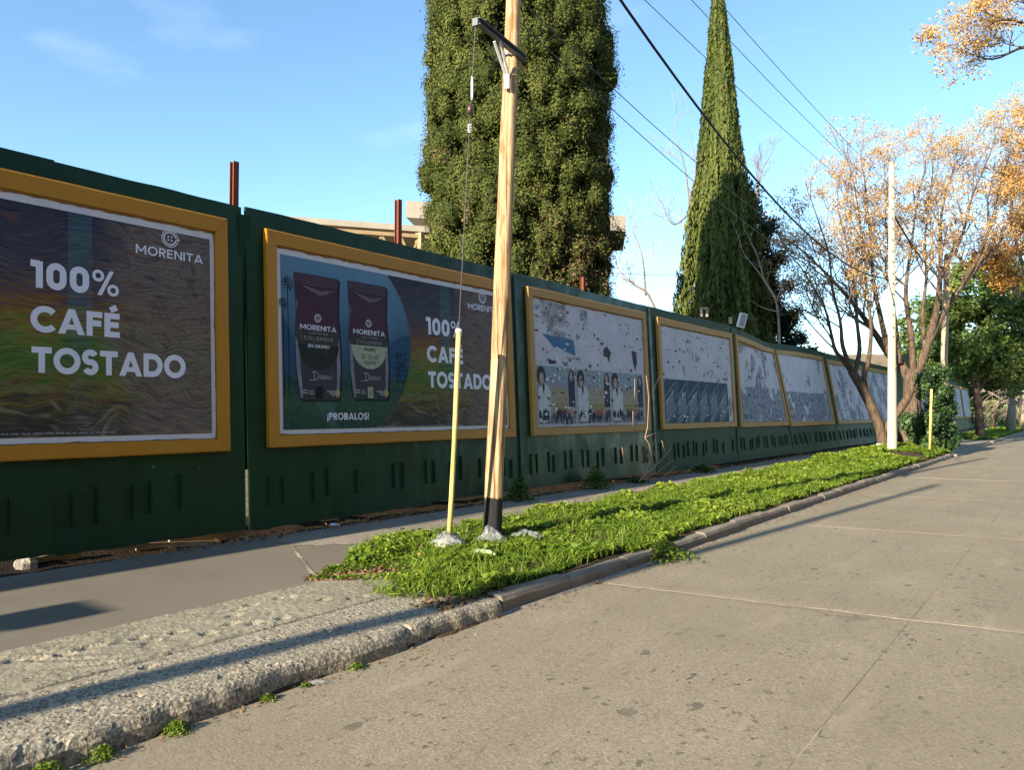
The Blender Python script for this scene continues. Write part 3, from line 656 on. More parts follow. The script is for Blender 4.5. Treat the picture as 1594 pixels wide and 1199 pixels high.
# --- print materials
def flat(name, col, rough=.6):
    m = M(name, rough, .12); n_ = m.noise(m.pos(), 22, 6, .75)
    c = m.mix(m.ramp(n_, [(.40, .55), (.52, 0)]), col, tuple(x * .45 for x in col))
    c = m.mix(m.ramp(m.noise(m.pos((1, 1, .6)), 9, 6, .75), [(.56, 0), (.70, .5)]), c, tuple(min(.7, x * 1.6 + .10) for x in col)); m.col(c); MAT[name] = m.m
m = M('white_paper', .6, .3); m.col(m.mix(m.ramp(m.noise(m.pos(), 12, 4), [(.5, 0), (.75, .35)]), (.66, .66, .70), (.46, .45, .45))); MAT['paper'] = m.m
m = M('white_print', .5, .35); m.col(m.mix(m.ramp(m.noise(m.pos(), 9, 4), [(.5, 0), (.8, .3)]), (.74, .75, .84), (.62, .62, .70))); MAT['white_print'] = m.m
def wood_print(name):
    m = M(name, .6, .15); uv = m.pos((1, 1, 1), True); xyz = m.sep(uv); u, v = xyz[0], xyz[1]
    def warp(amp, sc, src):
        w = m.n.new('ShaderNodeVectorMath'); w.operation = 'MULTIPLY_ADD'
        m.l.new(m.noise(src, sc, 2, .5, 0, True), w.inputs[0]); w.inputs[1].default_value = (amp, amp, 0); m.l.new(src, w.inputs[2]); return w.outputs[0]
    def scaled(src, sc):
        q = m.n.new('ShaderNodeMapping'); q.inputs['Scale'].default_value = sc; m.l.new(src, q.inputs[0]); return q.outputs[0]
    soft = warp(.5, 1.1, uv); swirl = warp(1.7, 1.0, uv)
    streak = m.noise(scaled(soft, (1.0, 9, 1)), 2.2, 8, .72)          # long brushed streaks
    fine = m.noise(scaled(soft, (1.4, 34, 1)), 2.0, 6, .7)
    knot = m.noise(scaled(swirl, (2.2, 15, 1)), 2.0, 6, .7)           # swirling grain near the right edge
    right = m.ramp(m.math('ADD', m.math('DIVIDE', u, 4.7), m.math('MULTIPLY', m.math('SUBTRACT', m.noise(uv, 1.3, 3), .5), .5)), [(.68, 0), (.80, 1)])
    vn = m.math('ADD', m.math('DIVIDE', m.math('SUBTRACT', v, 1.3), 2.15), m.math('MULTIPLY', m.math('SUBTRACT', streak, .5), .85))
    c = m.ramp(vn, [(.0, (.05, .05, .045)), (.14, (.09, .075, .05)), (.22, (.20, .16, .055)), (.32, (.10, .17, .055)), (.42, (.13, .20, .06)), (.50, (.26, .20, .07)), (.57, (.21, .11, .065)), (.66, (.10, .085, .10)), (.85, (.065, .065, .095)), (1, (.05, .05, .08))])
    cr_ = m.ramp(knot, [(.30, (.045, .035, .05)), (.42, (.15, .10, .10)), (.52, (.24, .20, .17)), (.60, (.16, .12, .135)), (.70, (.34, .30, .27))])
    c = m.mix(m.math('MULTIPLY', right, .85), c, cr_)
    red = m.ramp(m.noise(scaled(soft, (1.2, 3, 1)), 1.7, 4), [(.60, 0), (.70, .4)]); c = m.mix(red, c, (.22, .095, .06))
    teal = m.math('MULTIPLY', m.math('MULTIPLY', m.math('GREATER_THAN', u, 3.02), m.math('LESS_THAN', u, 3.24)), m.ramp(m.math('DIVIDE', v, 4), [(.5, .2), (.65, .8)]))
    c = m.mix(m.math('MULTIPLY', teal, .55), c, (.10, .19, .22))
    c = m.mix(m.ramp(fine, [(.36, .75), (.50, 0)]), c, (.02, .02, .028))
    c = m.mix(m.ramp(fine, [(.56, 0), (.74, .55)]), c, (.33, .31, .30))
    lowr = m.math('MULTIPLY', m.ramp(m.noise(scaled(swirl, (1.2, 6, 1)), 2.4, 6, .7), [(.52, 0), (.66, .7)]), m.ramp(m.math('DIVIDE', v, 4), [(.40, 1), (.52, 0)]))
    c = m.mix(lowr, c, (.36, .30, .22))
    c = m.mix(1.0, c, (.86, .88, .84), 'MULTIPLY')
    hs = m.n.new('ShaderNodeHueSaturation'); hs.inputs['Saturation'].default_value = 1.18; m.l.new(c, hs.inputs['Color']); c = hs.outputs[0]
    m.col(c); m.bump(fine, .12, .004); return m.m
MAT['wood_print'] = wood_print('wood_grain_print')
m = M('landscape_print', .6, .15); uv = m.pos((1, 1, 1), True); xyz = m.sep(uv)
vn = m.math('ADD', m.math('DIVIDE', m.math('SUBTRACT', xyz[1], 1.27), 2.3), m.math('MULTIPLY', m.math('SUBTRACT', m.noise(uv, 2.2, 5, .6), .5), .22))
c = m.ramp(vn, [(0, (.018, .045, .045)), (.16, (.035, .085, .05)), (.27, (.022, .05, .05)), (.40, (.030, .085, .13)), (.56, (.05, .12, .19)), (.72, (.09, .19, .29)), (1, (.13, .25, .37))])
leafn = m.math('MULTIPLY', m.ramp(m.noise(uv, 16, 4, .7), [(.50, 0), (.68, .8)]), m.ramp(vn, [(.28, 1), (.45, 0)]))
c = m.mix(leafn, c, (.06, .15, .055))
c = m.mix(m.ramp(m.noise(m.pos((1, .4, 1), True), 1.2, 4), [(.55, 0), (.75, .4)]), c, (.20, .33, .42)); m.col(c); MAT['landscape'] = m.m
m = M('hill_print', .6, .15); m.col(m.mix(m.noise(m.pos((1, 1, 1), True), 9, 5, .7), (.018, .055, .13), (.03, .10, .17))); MAT['hill'] = m.m
flat('silhouette', (.012, .022, .030)); flat('cream_print', (.38, .42, .30)); flat('olive_print', (.030, .036, .030)); flat('gold_print', (.42, .30, .16)); flat('tan_print', (.42, .36, .30)); flat('dim_white', (.42, .42, .46)); flat('bag_side', (.20, .22, .27)); flat('bag_shine', (.17, .13, .17)); flat('dark_print', (.018, .016, .022))
m = M('bag_print', .5, .2); uv = m.pos((1, 1, 1), True); v = m.sep(uv)[1]
c = m.ramp(m.math('ADD', m.math('DIVIDE', m.math('SUBTRACT', v, 1.7), 1.54), m.math('MULTIPLY', m.math('SUBTRACT', m.noise(uv, 3, 3), .5), .16)), [(.0, (.035, .045, .042)), (.2, (.050, .040, .055)), (.40, (.034, .046, .040)), (.52, (.045, .040, .036)), (.60, (.070, .022, .045)), (.85, (.060, .022, .042)), (1, (.045, .022, .035))])
c = m.mix(m.ramp(m.noise(m.pos((2.2, 1.1, 1), True), 2.6, 4), [(.55, 0), (.75, .35)]), c, (.11, .10, .12)); m.col(c); MAT['bag'] = m.m

def logo(tc_, zc, r, off, mat, parent, L):
    n = 28; s = [ribbon(arc(tc_, zc, r, r, 0, 360, n)[:-1], True, r * .10), ribbon(arc(tc_, zc, r * .74, r * .74, 12, 348, n), False, r * .16), ribbon([(tc_ + r * .72, zc - r * .02), (tc_ + r * 1.25, zc - r * .02)], False, r * .13)]
    for dx, dz in ((-.2, .2), (.2, .2), (-.2, -.2), (.2, -.2)): s.append(ribbon([(tc_ + dx * r - r * .09, zc + dz * r), (tc_ + dx * r + r * .09, zc + dz * r)], False, r * .2))
    return printed('logo', s, off, mat, parent, L)
def coffee_bag(pst, a, b_, z0, z1, kind, L):
    O = .0; w = b_ - a; zz = lambda f: z0 + (z1 - z0) * f
    outline = [(a + w * .10, z0), (b_ - w * .06, z0), (b_ - w * .01, zz(.25)), (b_ - w * .02, zz(.48)), (b_ - w * .06, zz(.70)), (b_ - w * .04, zz(.86)), (b_ - w * .02, zz(1)), (a + w * .02, zz(1)), (a + w * .03, zz(.86)), (a + w * .06, zz(.70)), (a + w * .02, zz(.48)), (a + w * .03, zz(.25))]
    shadow = [(t + .03, z - .02) for t, z in outline]
    printed('bag_shadow', [[shadow]], .0265, MAT['silhouette'], pst, L)
    printed('coffee_bag', [[outline]], .0285, MAT['bag'], pst, L)
    sides = [[[(a + w * .025, zz(.50)), (a + w * .10, zz(.42)), (a + w * .16, zz(.02)), (a + w * .11, zz(.01)), (a + w * .035, zz(.25))]], [[(b_ - w * .025, zz(.50)), (b_ - w * .015, zz(.25)), (b_ - w * .07, zz(.02)), (b_ - w * .11, zz(.04)), (b_ - w * .09, zz(.42))]],
             [[(a + w * .06, zz(.79)), (a + w * .09, zz(.76)), (a + w * .06, zz(.70))]]]
    for sd_ in sides: printed('bag_gusset', [sd_], .0300, MAT['bag_side'], pst, L)
    cr_ = [ribbon([(a + w * .03, zz(f) + .004), (a + w * .5, zz(f) - .008), (b_ - w * .04, zz(f) + .002)], False, .007) for f in (.985, .965, .945, .925)]
    cr_.append([[(a + w * .15, zz(.91)), (a + w * .6, zz(.875)), (b_ - w * .1, zz(.90)), (b_ - w * .3, zz(.855)), (a + w * .55, zz(.84)), (a + w * .35, zz(.87))]])
    printed('bag_crease', cr_, .0300, MAT['bag_shine'], pst, L)
    cx = (a + b_) / 2 + .01
    half = arc(cx, zz(.46) if kind else zz(.44), w * .44, (zz(.46) - zz(.26)) * 1.0, 180, 360, 20)
    printed('bag_label', [[half]], .0305, MAT['cream_print' if kind else 'olive_print'], pst, L)
    ink = MAT['white_print']
    logo(cx - .01, zz(.655), w * .068, .0325, ink, pst, L)
    printed('lettering', text_polys('MORENITA', cx - w * .39, zz(.555), .062, w * .78, .17, .12), .0325, ink, pst, L, label='white MORENITA name on the coffee bag')
    printed('lettering', text_polys('CAFÉ TOSTADO', cx - w * .20, zz(.525), .020, w * .40, .14, .25), .0325, MAT['dim_white'], pst, L)
    printed('lettering', text_polys('COLOMBIA', cx - w * .31, zz(.475), .042, w * .62, .13, .34), .0325, MAT['dim_white'], pst, L)
    printed('lettering', text_polys('MOLIDO' if kind else 'EN GRANO', cx - w * (.14 if kind else .23), zz(.415), .040, w * (.28 if kind else .46), .17, .12), .0325, MAT['dark_print'] if kind else ink, pst, L)
    if kind:
        ic = [ribbon(arc(cx + dx * w, zz(.365), .026, .026, 0, 360, 10)[:-1], True, .007) for dx in (-.17, 0, .17)] + [ribbon([(cx - w * .15, zz(f)), (cx + w * .15, zz(f))], False, .005) for f in (.325, .315, .305)]
        printed('bag_icons', ic, .0325, MAT['olive_print'], pst, L)
    dd = [ribbon([(cx - w * .22, zz(.155)), (cx - w * .12, zz(.158)), (cx - w * .10, zz(.225)), (cx - w * .17, zz(.215))], False, .008), ribbon(arc(cx - w * .11, zz(.192), w * .085, zz(.222) - zz(.19), 120, -100, 12), False, .008)]
    dd += text_polys('URBAN', cx - w * .02, zz(.165), .052, w * .27, .12, .10)
    printed('lettering', dd, .0325, MAT['dim_white'], pst, L)
    sm = [ribbon([(a + w * .14 + x0 * w, zz(f)), (a + w * .14 + x1 * w, zz(f))], False, .012) for x0, x1, f in ((0, .12, .075), (0, .12, .055), (.15, .24, .07), (.15, .25, .05), (.52, .70, .07), (.58, .70, .055), (.62, .70, .04))]
    for sm_ in (sm[:2], sm[2:4], sm[4:]): printed('bag_small_print', sm_, .0325, MAT['dim_white'], pst, L).__setitem__('kind', 'stuff')
    printed('bag_seal', [[arc(b_ - w * .10, zz(.058), .042, .052, 0, 360, 16)[:-1]]], .0325, MAT['gold_print'], pst, L)
    printed('bag_stamp', rect(cx - .01 - .045, cx - .01 + .05, zz(.01), zz(.105)) and [rect(cx - .055, cx + .04, zz(.01), zz(.105))], .0325, MAT['cream_print' if kind else 'dark_print'], pst, L)
    printed('bag_stamp_leaf', [ribbon(arc(cx - .008, zz(.045), .022, .04, 0, 180, 8), False, .006), ribbon([(cx - .02, zz(.02)), (cx + .012, zz(.075))], False, .006)], .0340, MAT['olive_print'], pst, L)

# --- the two coffee billboards
def coffee_board(L, R_, z0, z1, lab, seed):
    B = empty('billboard', fp((L + R_) / 2, z0), lab, 'billboard', 'billboards on the fence')
    frame(B, L, R_, z0, z1, MAT['yellow'])
    MB().grid([[fp(L + .08 + (R_ - L - .16) * i / 8, z0 + .07 + (z1 - z0 - .15) * j / 4, .008) for j in range(5)] for i in range(9)]).obj('backing_board', MAT['wood'], B)
    pst = paper('poster', L + .15, R_ - .15, z0 + .145, z1 - .19, .018, MAT['paper'], B, L, .03, seed=seed, nt=90, nz=20)
    a, b_, c, d = L + .215, R_ - .205, z0 + .20, z1 - .265
    printed('wood_picture', [rect(a, b_, c, d)], .0225, MAT['wood_print'], pst, L)
    circ = [(L + 1.09 + 1.28 * math.cos(x), 2.47 + 1.28 * math.sin(x)) for x in np.linspace(-math.asin(min(1, (2.47 - c) / 1.28)), math.asin(min(1, (d - 2.47) / 1.28)), 30)]
    printed('landscape_picture', [[[(a, c)] + circ + [(a, d)]]], .0240, MAT['landscape'], pst, L)
    hill = [(L + 1.93, 2.0), (L + 2.24, 2.0)] + [(L + 1.09 + 1.278 * math.cos(x), 2.47 + 1.278 * math.sin(x)) for x in np.linspace(-.30, .12, 8)] + [(L + 2.20, 2.60), (L + 2.05, 2.52), (L + 1.93, 2.40)]
    printed('hill_picture', [[hill]], .0252, MAT['hill'], pst, L)
    hl = [(a + .002, 2.0), (L + .44, 2.0), (L + .42, 2.25), (L + .36, 2.45), (L + .28, 2.62), (a + .002, 2.72)]
    printed('hill_picture', [[hl]], .0252, MAT['hill'], pst, L)
    tr = []
    for sx_, zt, s_ in ((L + .305, 3.08, 1), (L + .235, 2.84, .7)):
        tr.append(ribbon([(sx_ + .005, 1.75), (sx_, zt)], False, .012 * s_))
        for k in range(11):
            an = math.radians(-50 + 280 * k / 10); tr.append([[(sx_, zt), (sx_ + .07 * s_ * math.cos(an - .25), zt + .085 * s_ * math.sin(an - .2)), (sx_ + .10 * s_ * math.cos(an), zt + .11 * s_ * math.sin(an))]])
    printed('palm_picture', tr, .0258, MAT['silhouette'], pst, L)
    fr = random.Random(seed + 5); fol = []
    for k in range(120):
        x = L + fr.uniform(2.06, 2.30); z = fr.uniform(1.95, 2.36); r = fr.uniform(.008, .022)
        if (x - L - 1.09) ** 2 + (z - 2.47) ** 2 > 1.26 ** 2: continue
        fol.append([[(x + r * math.cos(q * 2.1 + k), z + r * math.sin(q * 2.1 + k)) for q in range(3)]])
    printed('foliage_picture', fol, .0262, MAT['silhouette'], pst, L)
    coffee_bag(pst, L + .385, L + 1.10, 1.70, 3.24, 0, L); coffee_bag(pst, L + 1.225, L + 1.94, 1.72, 3.25, 1, L)
    W = MAT['white_print']
    printed('lettering', text_polys('¡PROBALOS!', L + .86, 1.455, .088, .69, .2, .10), .0275, W, pst, L, label='white slogan under the coffee bags')
    printed('lettering', text_polys('100%', L + 2.70, 2.675, .245, .79, .25, .12), .0255, W, pst, L, label='large white 100% in bold letters')
    printed('lettering', text_polys('CAFÉ', L + 2.70, 2.275, .235, .80, .24, .06), .0255, W, pst, L, label='large white CAFÉ in bold letters')
    printed('lettering', text_polys('TOSTADO', L + 2.71, 1.905, .235, 1.47, .24, .06), .0255, W, pst, L, label='large white TOSTADO in bold letters')
    printed('lettering', text_polys('MORENITA', L + 3.66, 3.145, .092, .73, .17, .14), .0255, W, pst, L, label='white MORENITA brand name at the top right')
    logo(L + 4.02, 3.355, .088, .0255, W, pst, L)
    fr = random.Random(2); fp_ = []; x = L + 1.70
    while x < L + 3.45:
        wl_ = fr.uniform(.02, .085); k = x
        while k < x + wl_: fp_.append(ribbon([(k, 1.352), (k + .001, 1.352 + fr.choice((.011, .011, .016)))], False, .006)); k += .0105
        x += wl_ + .022
    printed('fine_print', fp_, .0255, MAT['dim_white'], pst, L)
    return B, pst
coffee_board(.25, 4.93, 1.125, 3.695, 'leftmost coffee billboard, cut by the picture edge', 3)
B2, P2 = coffee_board(5.43, 10.19, 1.145, 3.69, 'coffee billboard with two maroon bags, behind the wooden pole', 8)

# --- torn white billboards
def torn(name, seed, tear=.62, scraps=.62, dark=(.10, .12, .16), scrapc=((.18, .24, .34), (.50, .50, .54))):
    m = M(name, .75, .12); uv = m.pos((1, 1, 1), True)
    sh = m.n.new('ShaderNodeVectorMath'); sh.operation = 'ADD'; m.l.new(uv, sh.inputs[0]); sh.inputs[1].default_value = (seed * 3.7, seed * 1.9, 0); o = sh.outputs[0]
    c = m.mix(m.ramp(m.noise(o, 1.6, 5), [(.4, 0), (.7, 1)]), (.52, .52, .58), (.63, .62, .66))
    def mapn(s_, *a):
        q = m.n.new('ShaderNodeMapping'); q.inputs['Scale'].default_value = s_; m.l.new(o, q.inputs[0]); return m.noise(q.outputs[0], *a)
    big = mapn((1, .8, 1), 1.3, 6, .62, .3)
    c = m.mix(m.ramp(big, [(scraps, 0), (scraps + .015, 1)]), c, m.ramp(m.noise(o, 7, 5, .7), [(.35, scrapc[0]), (.5, (.24, .26, .32)), (.62, scrapc[1])]))
    edge = m.ramp(big, [(scraps - .02, 0), (scraps - .004, .9), (scraps + .008, .9), (scraps + .02, 0)]); c = m.mix(edge, c, (.58, .57, .57))
    t1 = m.math('MULTIPLY', m.ramp(mapn((1.1, 3.4, 1), 2.1, 4, .65), [(tear, 0), (tear + .015, 1)]), m.ramp(mapn((1, 1, 1), 1.1, 3), [(.46, 0), (.56, 1)])); c = m.mix(t1, c, m.mix(m.noise(o, 5, 2), dark, (.32, .25, .20)))
    t2 = m.ramp(mapn((1.6, 1.2, 1), 3.2, 5, .7), [(tear + .05, 0), (tear + .06, 1)]); c = m.mix(t2, c, (.16, .13, .13))
    m.col(c); m.bump(mapn((1, 1, 1), 3, 5), .4, .02); return m.m
def board(L, R_, z0, z1, lab, seed, mat, **kw):
    B = empty('billboard', fp((L + R_) / 2, z0), lab, 'billboard', 'billboards on the fence')
    dz = (lambda t: dip(t) * 1.1) if 19 < L < 30 else None
    frame(B, L, R_, z0, z1, MAT['yellow_faded'], wt=.15, w=.14, dz=dz, jit=.01)
    dzf = dz or (lambda t: 0)
    MB().grid([[fp(t, (z0 + .07) + (z1 - dzf(t) - z0 - .14) * j / 4, .006) for j in range(5)] for t in np.linspace(L + .08, R_ - .08, 13)]).obj('backing_board', MAT['wood'], B)
    pst = paper('torn_paper', L + .15, R_ - .14, z0 + .14, z1 - .17 - (dz(R_ - .3) if dz else 0), .016, mat, B, L, kw.get('ragged', .04), seed=seed)
    return B, pst
B3, p3 = board(10.68, 15.10, 1.15, 3.71, 'billboard of torn white paper with three event posters along its bottom', 4, torn('torn_paper_events', 1, .585, .615))
L = 10.68
printed('paper_scrap', [[[(L + .42, 2.93), (L + 1.45, 2.88), (L + 1.50, 2.60), (L + 1.15, 2.66), (L + .88, 2.74), (L + .80, 2.70), (L + .62, 2.82)]]], .0215, M('blue_scrap', .7, .1, (.075, .18, .31)).m, p3, L, label='torn blue scrap of paper')
sc = M('photo_scrap', .6, .3); sc.col(sc.ramp(sc.noise(sc.pos((1, 1, 1), True), 6, 5, .7), [(.35, (.05, .05, .06)), (.5, (.32, .29, .31)), (.65, (.48, .45, .47))])); sc = sc.m
for s_ in ([[(L + .42, 3.52), (L + 1.25, 3.50), (L + 1.22, 3.30), (L + 1.15, 3.12), (L + 1.02, 3.10), (L + .44, 3.16)]], [[(L + .62, 3.10), (L + 1.2, 3.0), (L + 1.12, 2.86), (L + 1.0, 2.72), (L + .95, 2.88), (L + .72, 2.95)]], [[(L + 1.72, 3.50), (L + 1.98, 3.49), (L + 1.95, 3.22), (L + 1.80, 3.18), (L + 1.74, 3.3)]]): printed('paper_scrap', [s_], .0205, sc, p3, L, label='remains of an older grey photograph poster')
holes = [[[(L + 2.55, 2.78), (L + 2.68, 2.86), (L + 2.86, 2.74), (L + 2.80, 2.68), (L + 2.76, 2.52), (L + 2.70, 2.64), (L + 2.56, 2.66)]], [[(L + .55, 2.50), (L + .85, 2.46), (L + .82, 2.42), (L + .62, 2.40)]], [[(L + 1.02, 2.48), (L + 1.4, 2.34), (L + 1.62, 2.22), (L + 1.55, 2.20), (L + 1.2, 2.34)]], [[(L + 2.1, 2.30), (L + 2.4, 2.33), (L + 2.38, 2.27), (L + 2.2, 2.26)]], [[(L + 3.74, 2.84), (L + 3.92, 2.82), (L + 3.95, 2.62), (L + 3.86, 2.42), (L + 3.78, 2.60)]], [[(L + 3.14, 2.36), (L + 3.2, 2.42), (L + 3.26, 2.33), (L + 3.2, 2.22)]]]
tsm = M('tear_dark_tone', .9, .1, (.085, .075, .075)).m  # flat dark tone for the torn spots
for h_ in holes: printed('tear', [h_], .0215, tsm, p3, L)
ev_bg = M('event_poster_print', .55, .3); uv = ev_bg.pos((1, 1, 1), True); v = ev_bg.sep(uv)[1]
ev_bg.col(ev_bg.mix(ev_bg.ramp(ev_bg.noise(uv, 11, 6, .75), [(.42, 0), (.66, .75)]), ev_bg.ramp(ev_bg.math('DIVIDE', ev_bg.math('SUBTRACT', v, 1.3), 1.1), [(0, (.03, .035, .07)), (.15, (.05, .05, .09)), (.22, (.30, .20, .18)), (.45, (.30, .26, .20)), (.62, (.20, .17, .17)), (.70, (.17, .22, .27)), (1, (.16, .22, .27))]), (.35, .33, .33)))
flat('coat_print', (.55, .58, .62)); flat('skin_print', (.42, .30, .24)); flat('hair_print', (.03, .028, .035)); flat('ice_print', (.40, .55, .64)); flat('straw_print', (.52, .44, .26)); flat('red_print', (.45, .09, .10)); flat('navy_print', (.03, .04, .085)); flat('straw_dark', (.30, .26, .10))
def event_poster(t0, t1, z0, z1, seed):
    w = t1 - t0; h = z1 - z0; X = lambda f: t0 + f * w; Z = lambda f: z0 + f * h
    P = paper('event_poster', t0, t1, z0, z1, .0225, MAT['coat_print'], B3, L, .012, nt=18, nz=8, seed=seed)
    printed('picture', [rect(X(.015), X(.985), Z(.015), Z(.965))], .0255, ev_bg.m, P, L)
    man = [(X(.02), Z(.05)), (X(.30), Z(.05)), (X(.33), Z(.30)), (X(.34), Z(.55)), (X(.27), Z(.64)), (X(.2), Z(.68)), (X(.12), Z(.66)), (X(.03), Z(.58))]
    printed('figure', [[man]], .0270, MAT['coat_print'], P, L)
    printed('figure', [[[(X(.13), Z(.66)), (X(.20), Z(.66)), (X(.165), Z(.48))]]], .0280, MAT['hair_print'], P, L)
    printed('figure', [[arc(X(.12), Z(.80), w * .105, h * .155, 0, 360, 18)[:-1]]], .0275, MAT['hair_print'], P, L)
    printed('figure', [[arc(X(.125), Z(.755), w * .06, h * .10, 0, 360, 14)[:-1]]], .0290, MAT['skin_print'], P, L)
    printed('figure', [[[(X(.80), Z(.30)), (X(.97), Z(.30)), (X(.975), Z(.86)), (X(.93), Z(.93)), (X(.86), Z(.93)), (X(.80), Z(.80))]]], .0272, MAT['navy_print'], P, L)
    printed('figure', [[arc(X(.885), Z(.82), w * .04, h * .085, 0, 360, 14)[:-1]]], .0290, MAT['skin_print'], P, L)
    printed('lettering', text_polys('NOCHE DE', X(.30), Z(.845), h * .085, w * .42, .15, .2), .0285, MAT['ice_print'], P, L)
    printed('lettering', text_polys('NOSTALGIA', X(.26), Z(.715), h * .105, w * .52, .17, .14), .0285, MAT['ice_print'], P, L)
    printed('lettering', text_polys('TORMENTA', X(.33), Z(.515), h * .095, w * .45, .18, .12), .0285, MAT['straw_print'], P, L)
    printed('lettering', text_polys('DEL OCEANO', X(.32), Z(.39), h * .085, w * .46, .17, .12), .0285, MAT['straw_print'], P, L)
    printed('ornament', [rect(X(.34), X(.78), Z(.30), Z(.36)), rect(X(.40), X(.78), Z(.245), Z(.285))], .0275, MAT['straw_dark'], P, L)
    printed('ornament', [rect(X(.45), X(.76), Z(.175), Z(.225)), rect(X(.56), X(.76), Z(.23), Z(.243)), rect(X(.47), X(.72), Z(.14), Z(.17))], .0275, MAT['red_print'], P, L)
    fr = random.Random(seed); heads = []
    for k in range(26):
        x = fr.uniform(.03, .95); z = fr.uniform(.02, .17); s_ = fr.uniform(.018, .035)
        heads.append([[(X(x) + a_ * w, Z(z + b2)) for a_, b2 in ((-s_, -.02), (s_, -.02), (s_ * .8, .06), (s_ * .3, .10), (-s_ * .4, .10), (-s_ * .9, .05))]])
    printed('crowd', heads, .0285, MAT['navy_print'], P, L)
    printed('crowd', [[[(X(x), Z(.02)), (X(x + .02), Z(.02)), (X(x + .012), Z(.13))]] for x in (.22, .37, .52, .66, .88)], .0305, MAT['coat_print'], P, L)
def flakes(B, t0, t1, z0, z1, n, seed, off, L_):
    fr = random.Random(seed)
    for nm, mt, m_ in (('paper_flakes', MAT['paper'], n), ('bare_flakes', MAT['tear_dark'], n // 2)):
        st = []
        for k in range(m_):
            t, z = fr.uniform(t0, t1), fr.uniform(z0, z1); a_, b2 = fr.uniform(.02, .09), fr.uniform(.01, .05); q = fr.uniform(0, 3)
            st.append([[(t + a_ * fr.uniform(.4, 1) * math.cos(q + v * 1.05), z + b2 * fr.uniform(.4, 1) * math.sin(q + v * 1.05)) for v in range(6)]])
        printed(nm, st, off + (.001 if nm == 'bare_flakes' else 0), mt, B, L_).__setitem__('kind', 'stuff')
MAT['tear_dark'] = M('bare_board', .9, .05, (.12, .10, .09)).m
flakes(B3, 10.9, 14.8, 1.36, 2.38, 60, 5, .0325, L); flakes(B3, 10.9, 14.8, 2.4, 3.5, 50, 9, .0222, L)
event_poster(10.86, 12.13, 1.33, 2.40, 1); event_poster(12.16, 13.43, 1.33, 2.39, 2); event_poster(13.46, 14.86, 1.335, 2.39, 3)
B4, p4 = board(15.66, 20.19, 1.165, 3.68, 'billboard of torn white paper with a row of six blue posters', 6, torn('torn_paper_blue_row', 2.3, .59, .60))
flat('blue_poster', (.014, .060, .115)); flat('blue_line', (.55, .62, .66))
for k in range(6):
    t0 = 15.86 + k * .645; t1 = t0 + .63
    P = paper('blue_poster', t0, t1, 1.31, 2.31 + .01 * fn(k * 3.1), .0225, MAT['blue_poster'], B4, 15.66, .01, nt=8, nz=6, seed=k)
    ln = []; fr = random.Random(k)
    for z in (2.02, 1.86, 1.82, 1.50, 1.47, 1.42, 1.36):
        x1 = t1 - .03; dx = t1 - t0 - .06; z_b = z - .12
        if z_b + dx * .62 > 2.29: dx = (2.28 - z_b) / .62
        ln.append(ribbon([(t0 + .03, z_b), (t0 + .03 + dx * (1 if z > 1.9 or z < 1.55 else fr.uniform(.5, .95)), z_b + dx * .60)], False, .011))
    for q in range(11):
        z = 1.50 + q * .032
        ln.append(ribbon([(t0 + .06 + .46 * j / 14, z - .04 + .27 * j / 14 + .014 * ((j % 2) * 2 - 1)) for j in range(15)], False, .0075))
    ln.append(ribbon([(t0 + .004, 1.315), (t0 + .004, 2.30)], False, .008))
    printed('printed_lines', ln, .0250, MAT['blue_line'], P, 15.66)
flakes(B4, 15.85, 19.9, 2.3, 3.45, 60, 12, .0205, 15.66); flakes(B4, 15.9, 19.6, 1.32, 2.28, 14, 13, .0275, 15.66)
names = ['billboard of tattered paper on the sagging fence section, its top rail bent', 'billboard of tattered paper right of the sag, dark posters along its bottom', 'billboard of shredded paper left of the forked tree trunk', 'billboard of shredded paper seen through the fork of the tree']
spec = [(20.52, 24.93, 1.14, 3.69, .62, .50), (25.12, 30.44, 1.10, 3.66, .64, .57), (31.0, 36.6, 1.09, 3.60, .6, .52), (37.1, 42.2, 1.09, 3.6, .58, .48)]
for k, (a, b_, z0, z1, te, sc_) in enumerate(spec):
    mt = torn('tattered_paper_%s' % 'abcd'[k], 3.1 + k * 2.2, te, sc_, (.06, .09, .14), ((.05, .10, .18), (.50, .51, .55)))
    B, p_ = board(a, b_, z0, z1, names[k], k + 9, mt, ragged=.05)
    lowm = torn('dark_posters_%s' % 'abcd'[k], 7.1 + k, .66, .40, (.05, .09, .18), ((.03, .07, .14), (.36, .38, .42)))
    if k < 2:
        n_ = 3; x = a + .18; ww = (b_ - a - .36) / n_
        for q in range(n_):
            paper('old_poster', x + q * ww + .01, x + (q + 1) * ww - .02, z0 + .16, z0 + .16 + .98 + .04 * fn(q * 3.3, k), .0215, lowm, B, a - q * 1.7, .04, nt=14, nz=8, seed=q + k * 7)
far_lbl = ['third', 'second', 'first']
for k, (a, b_) in enumerate([(48.1, 53.0), (53.5, 58.4), (58.9, 63.8), (64.3, 69.2), (69.7, 74.5)]):
    mt = torn('distant_paper_%s' % 'abcde'[k], 11 + k * 1.7, .62, .60)
    board(a, b_, 1.1, 3.55, '%s torn white billboard beyond the ivy bush and far driveway' % ['nearest', 'second', 'third', 'fourth', 'farthest'][k], 20 + k, mt)

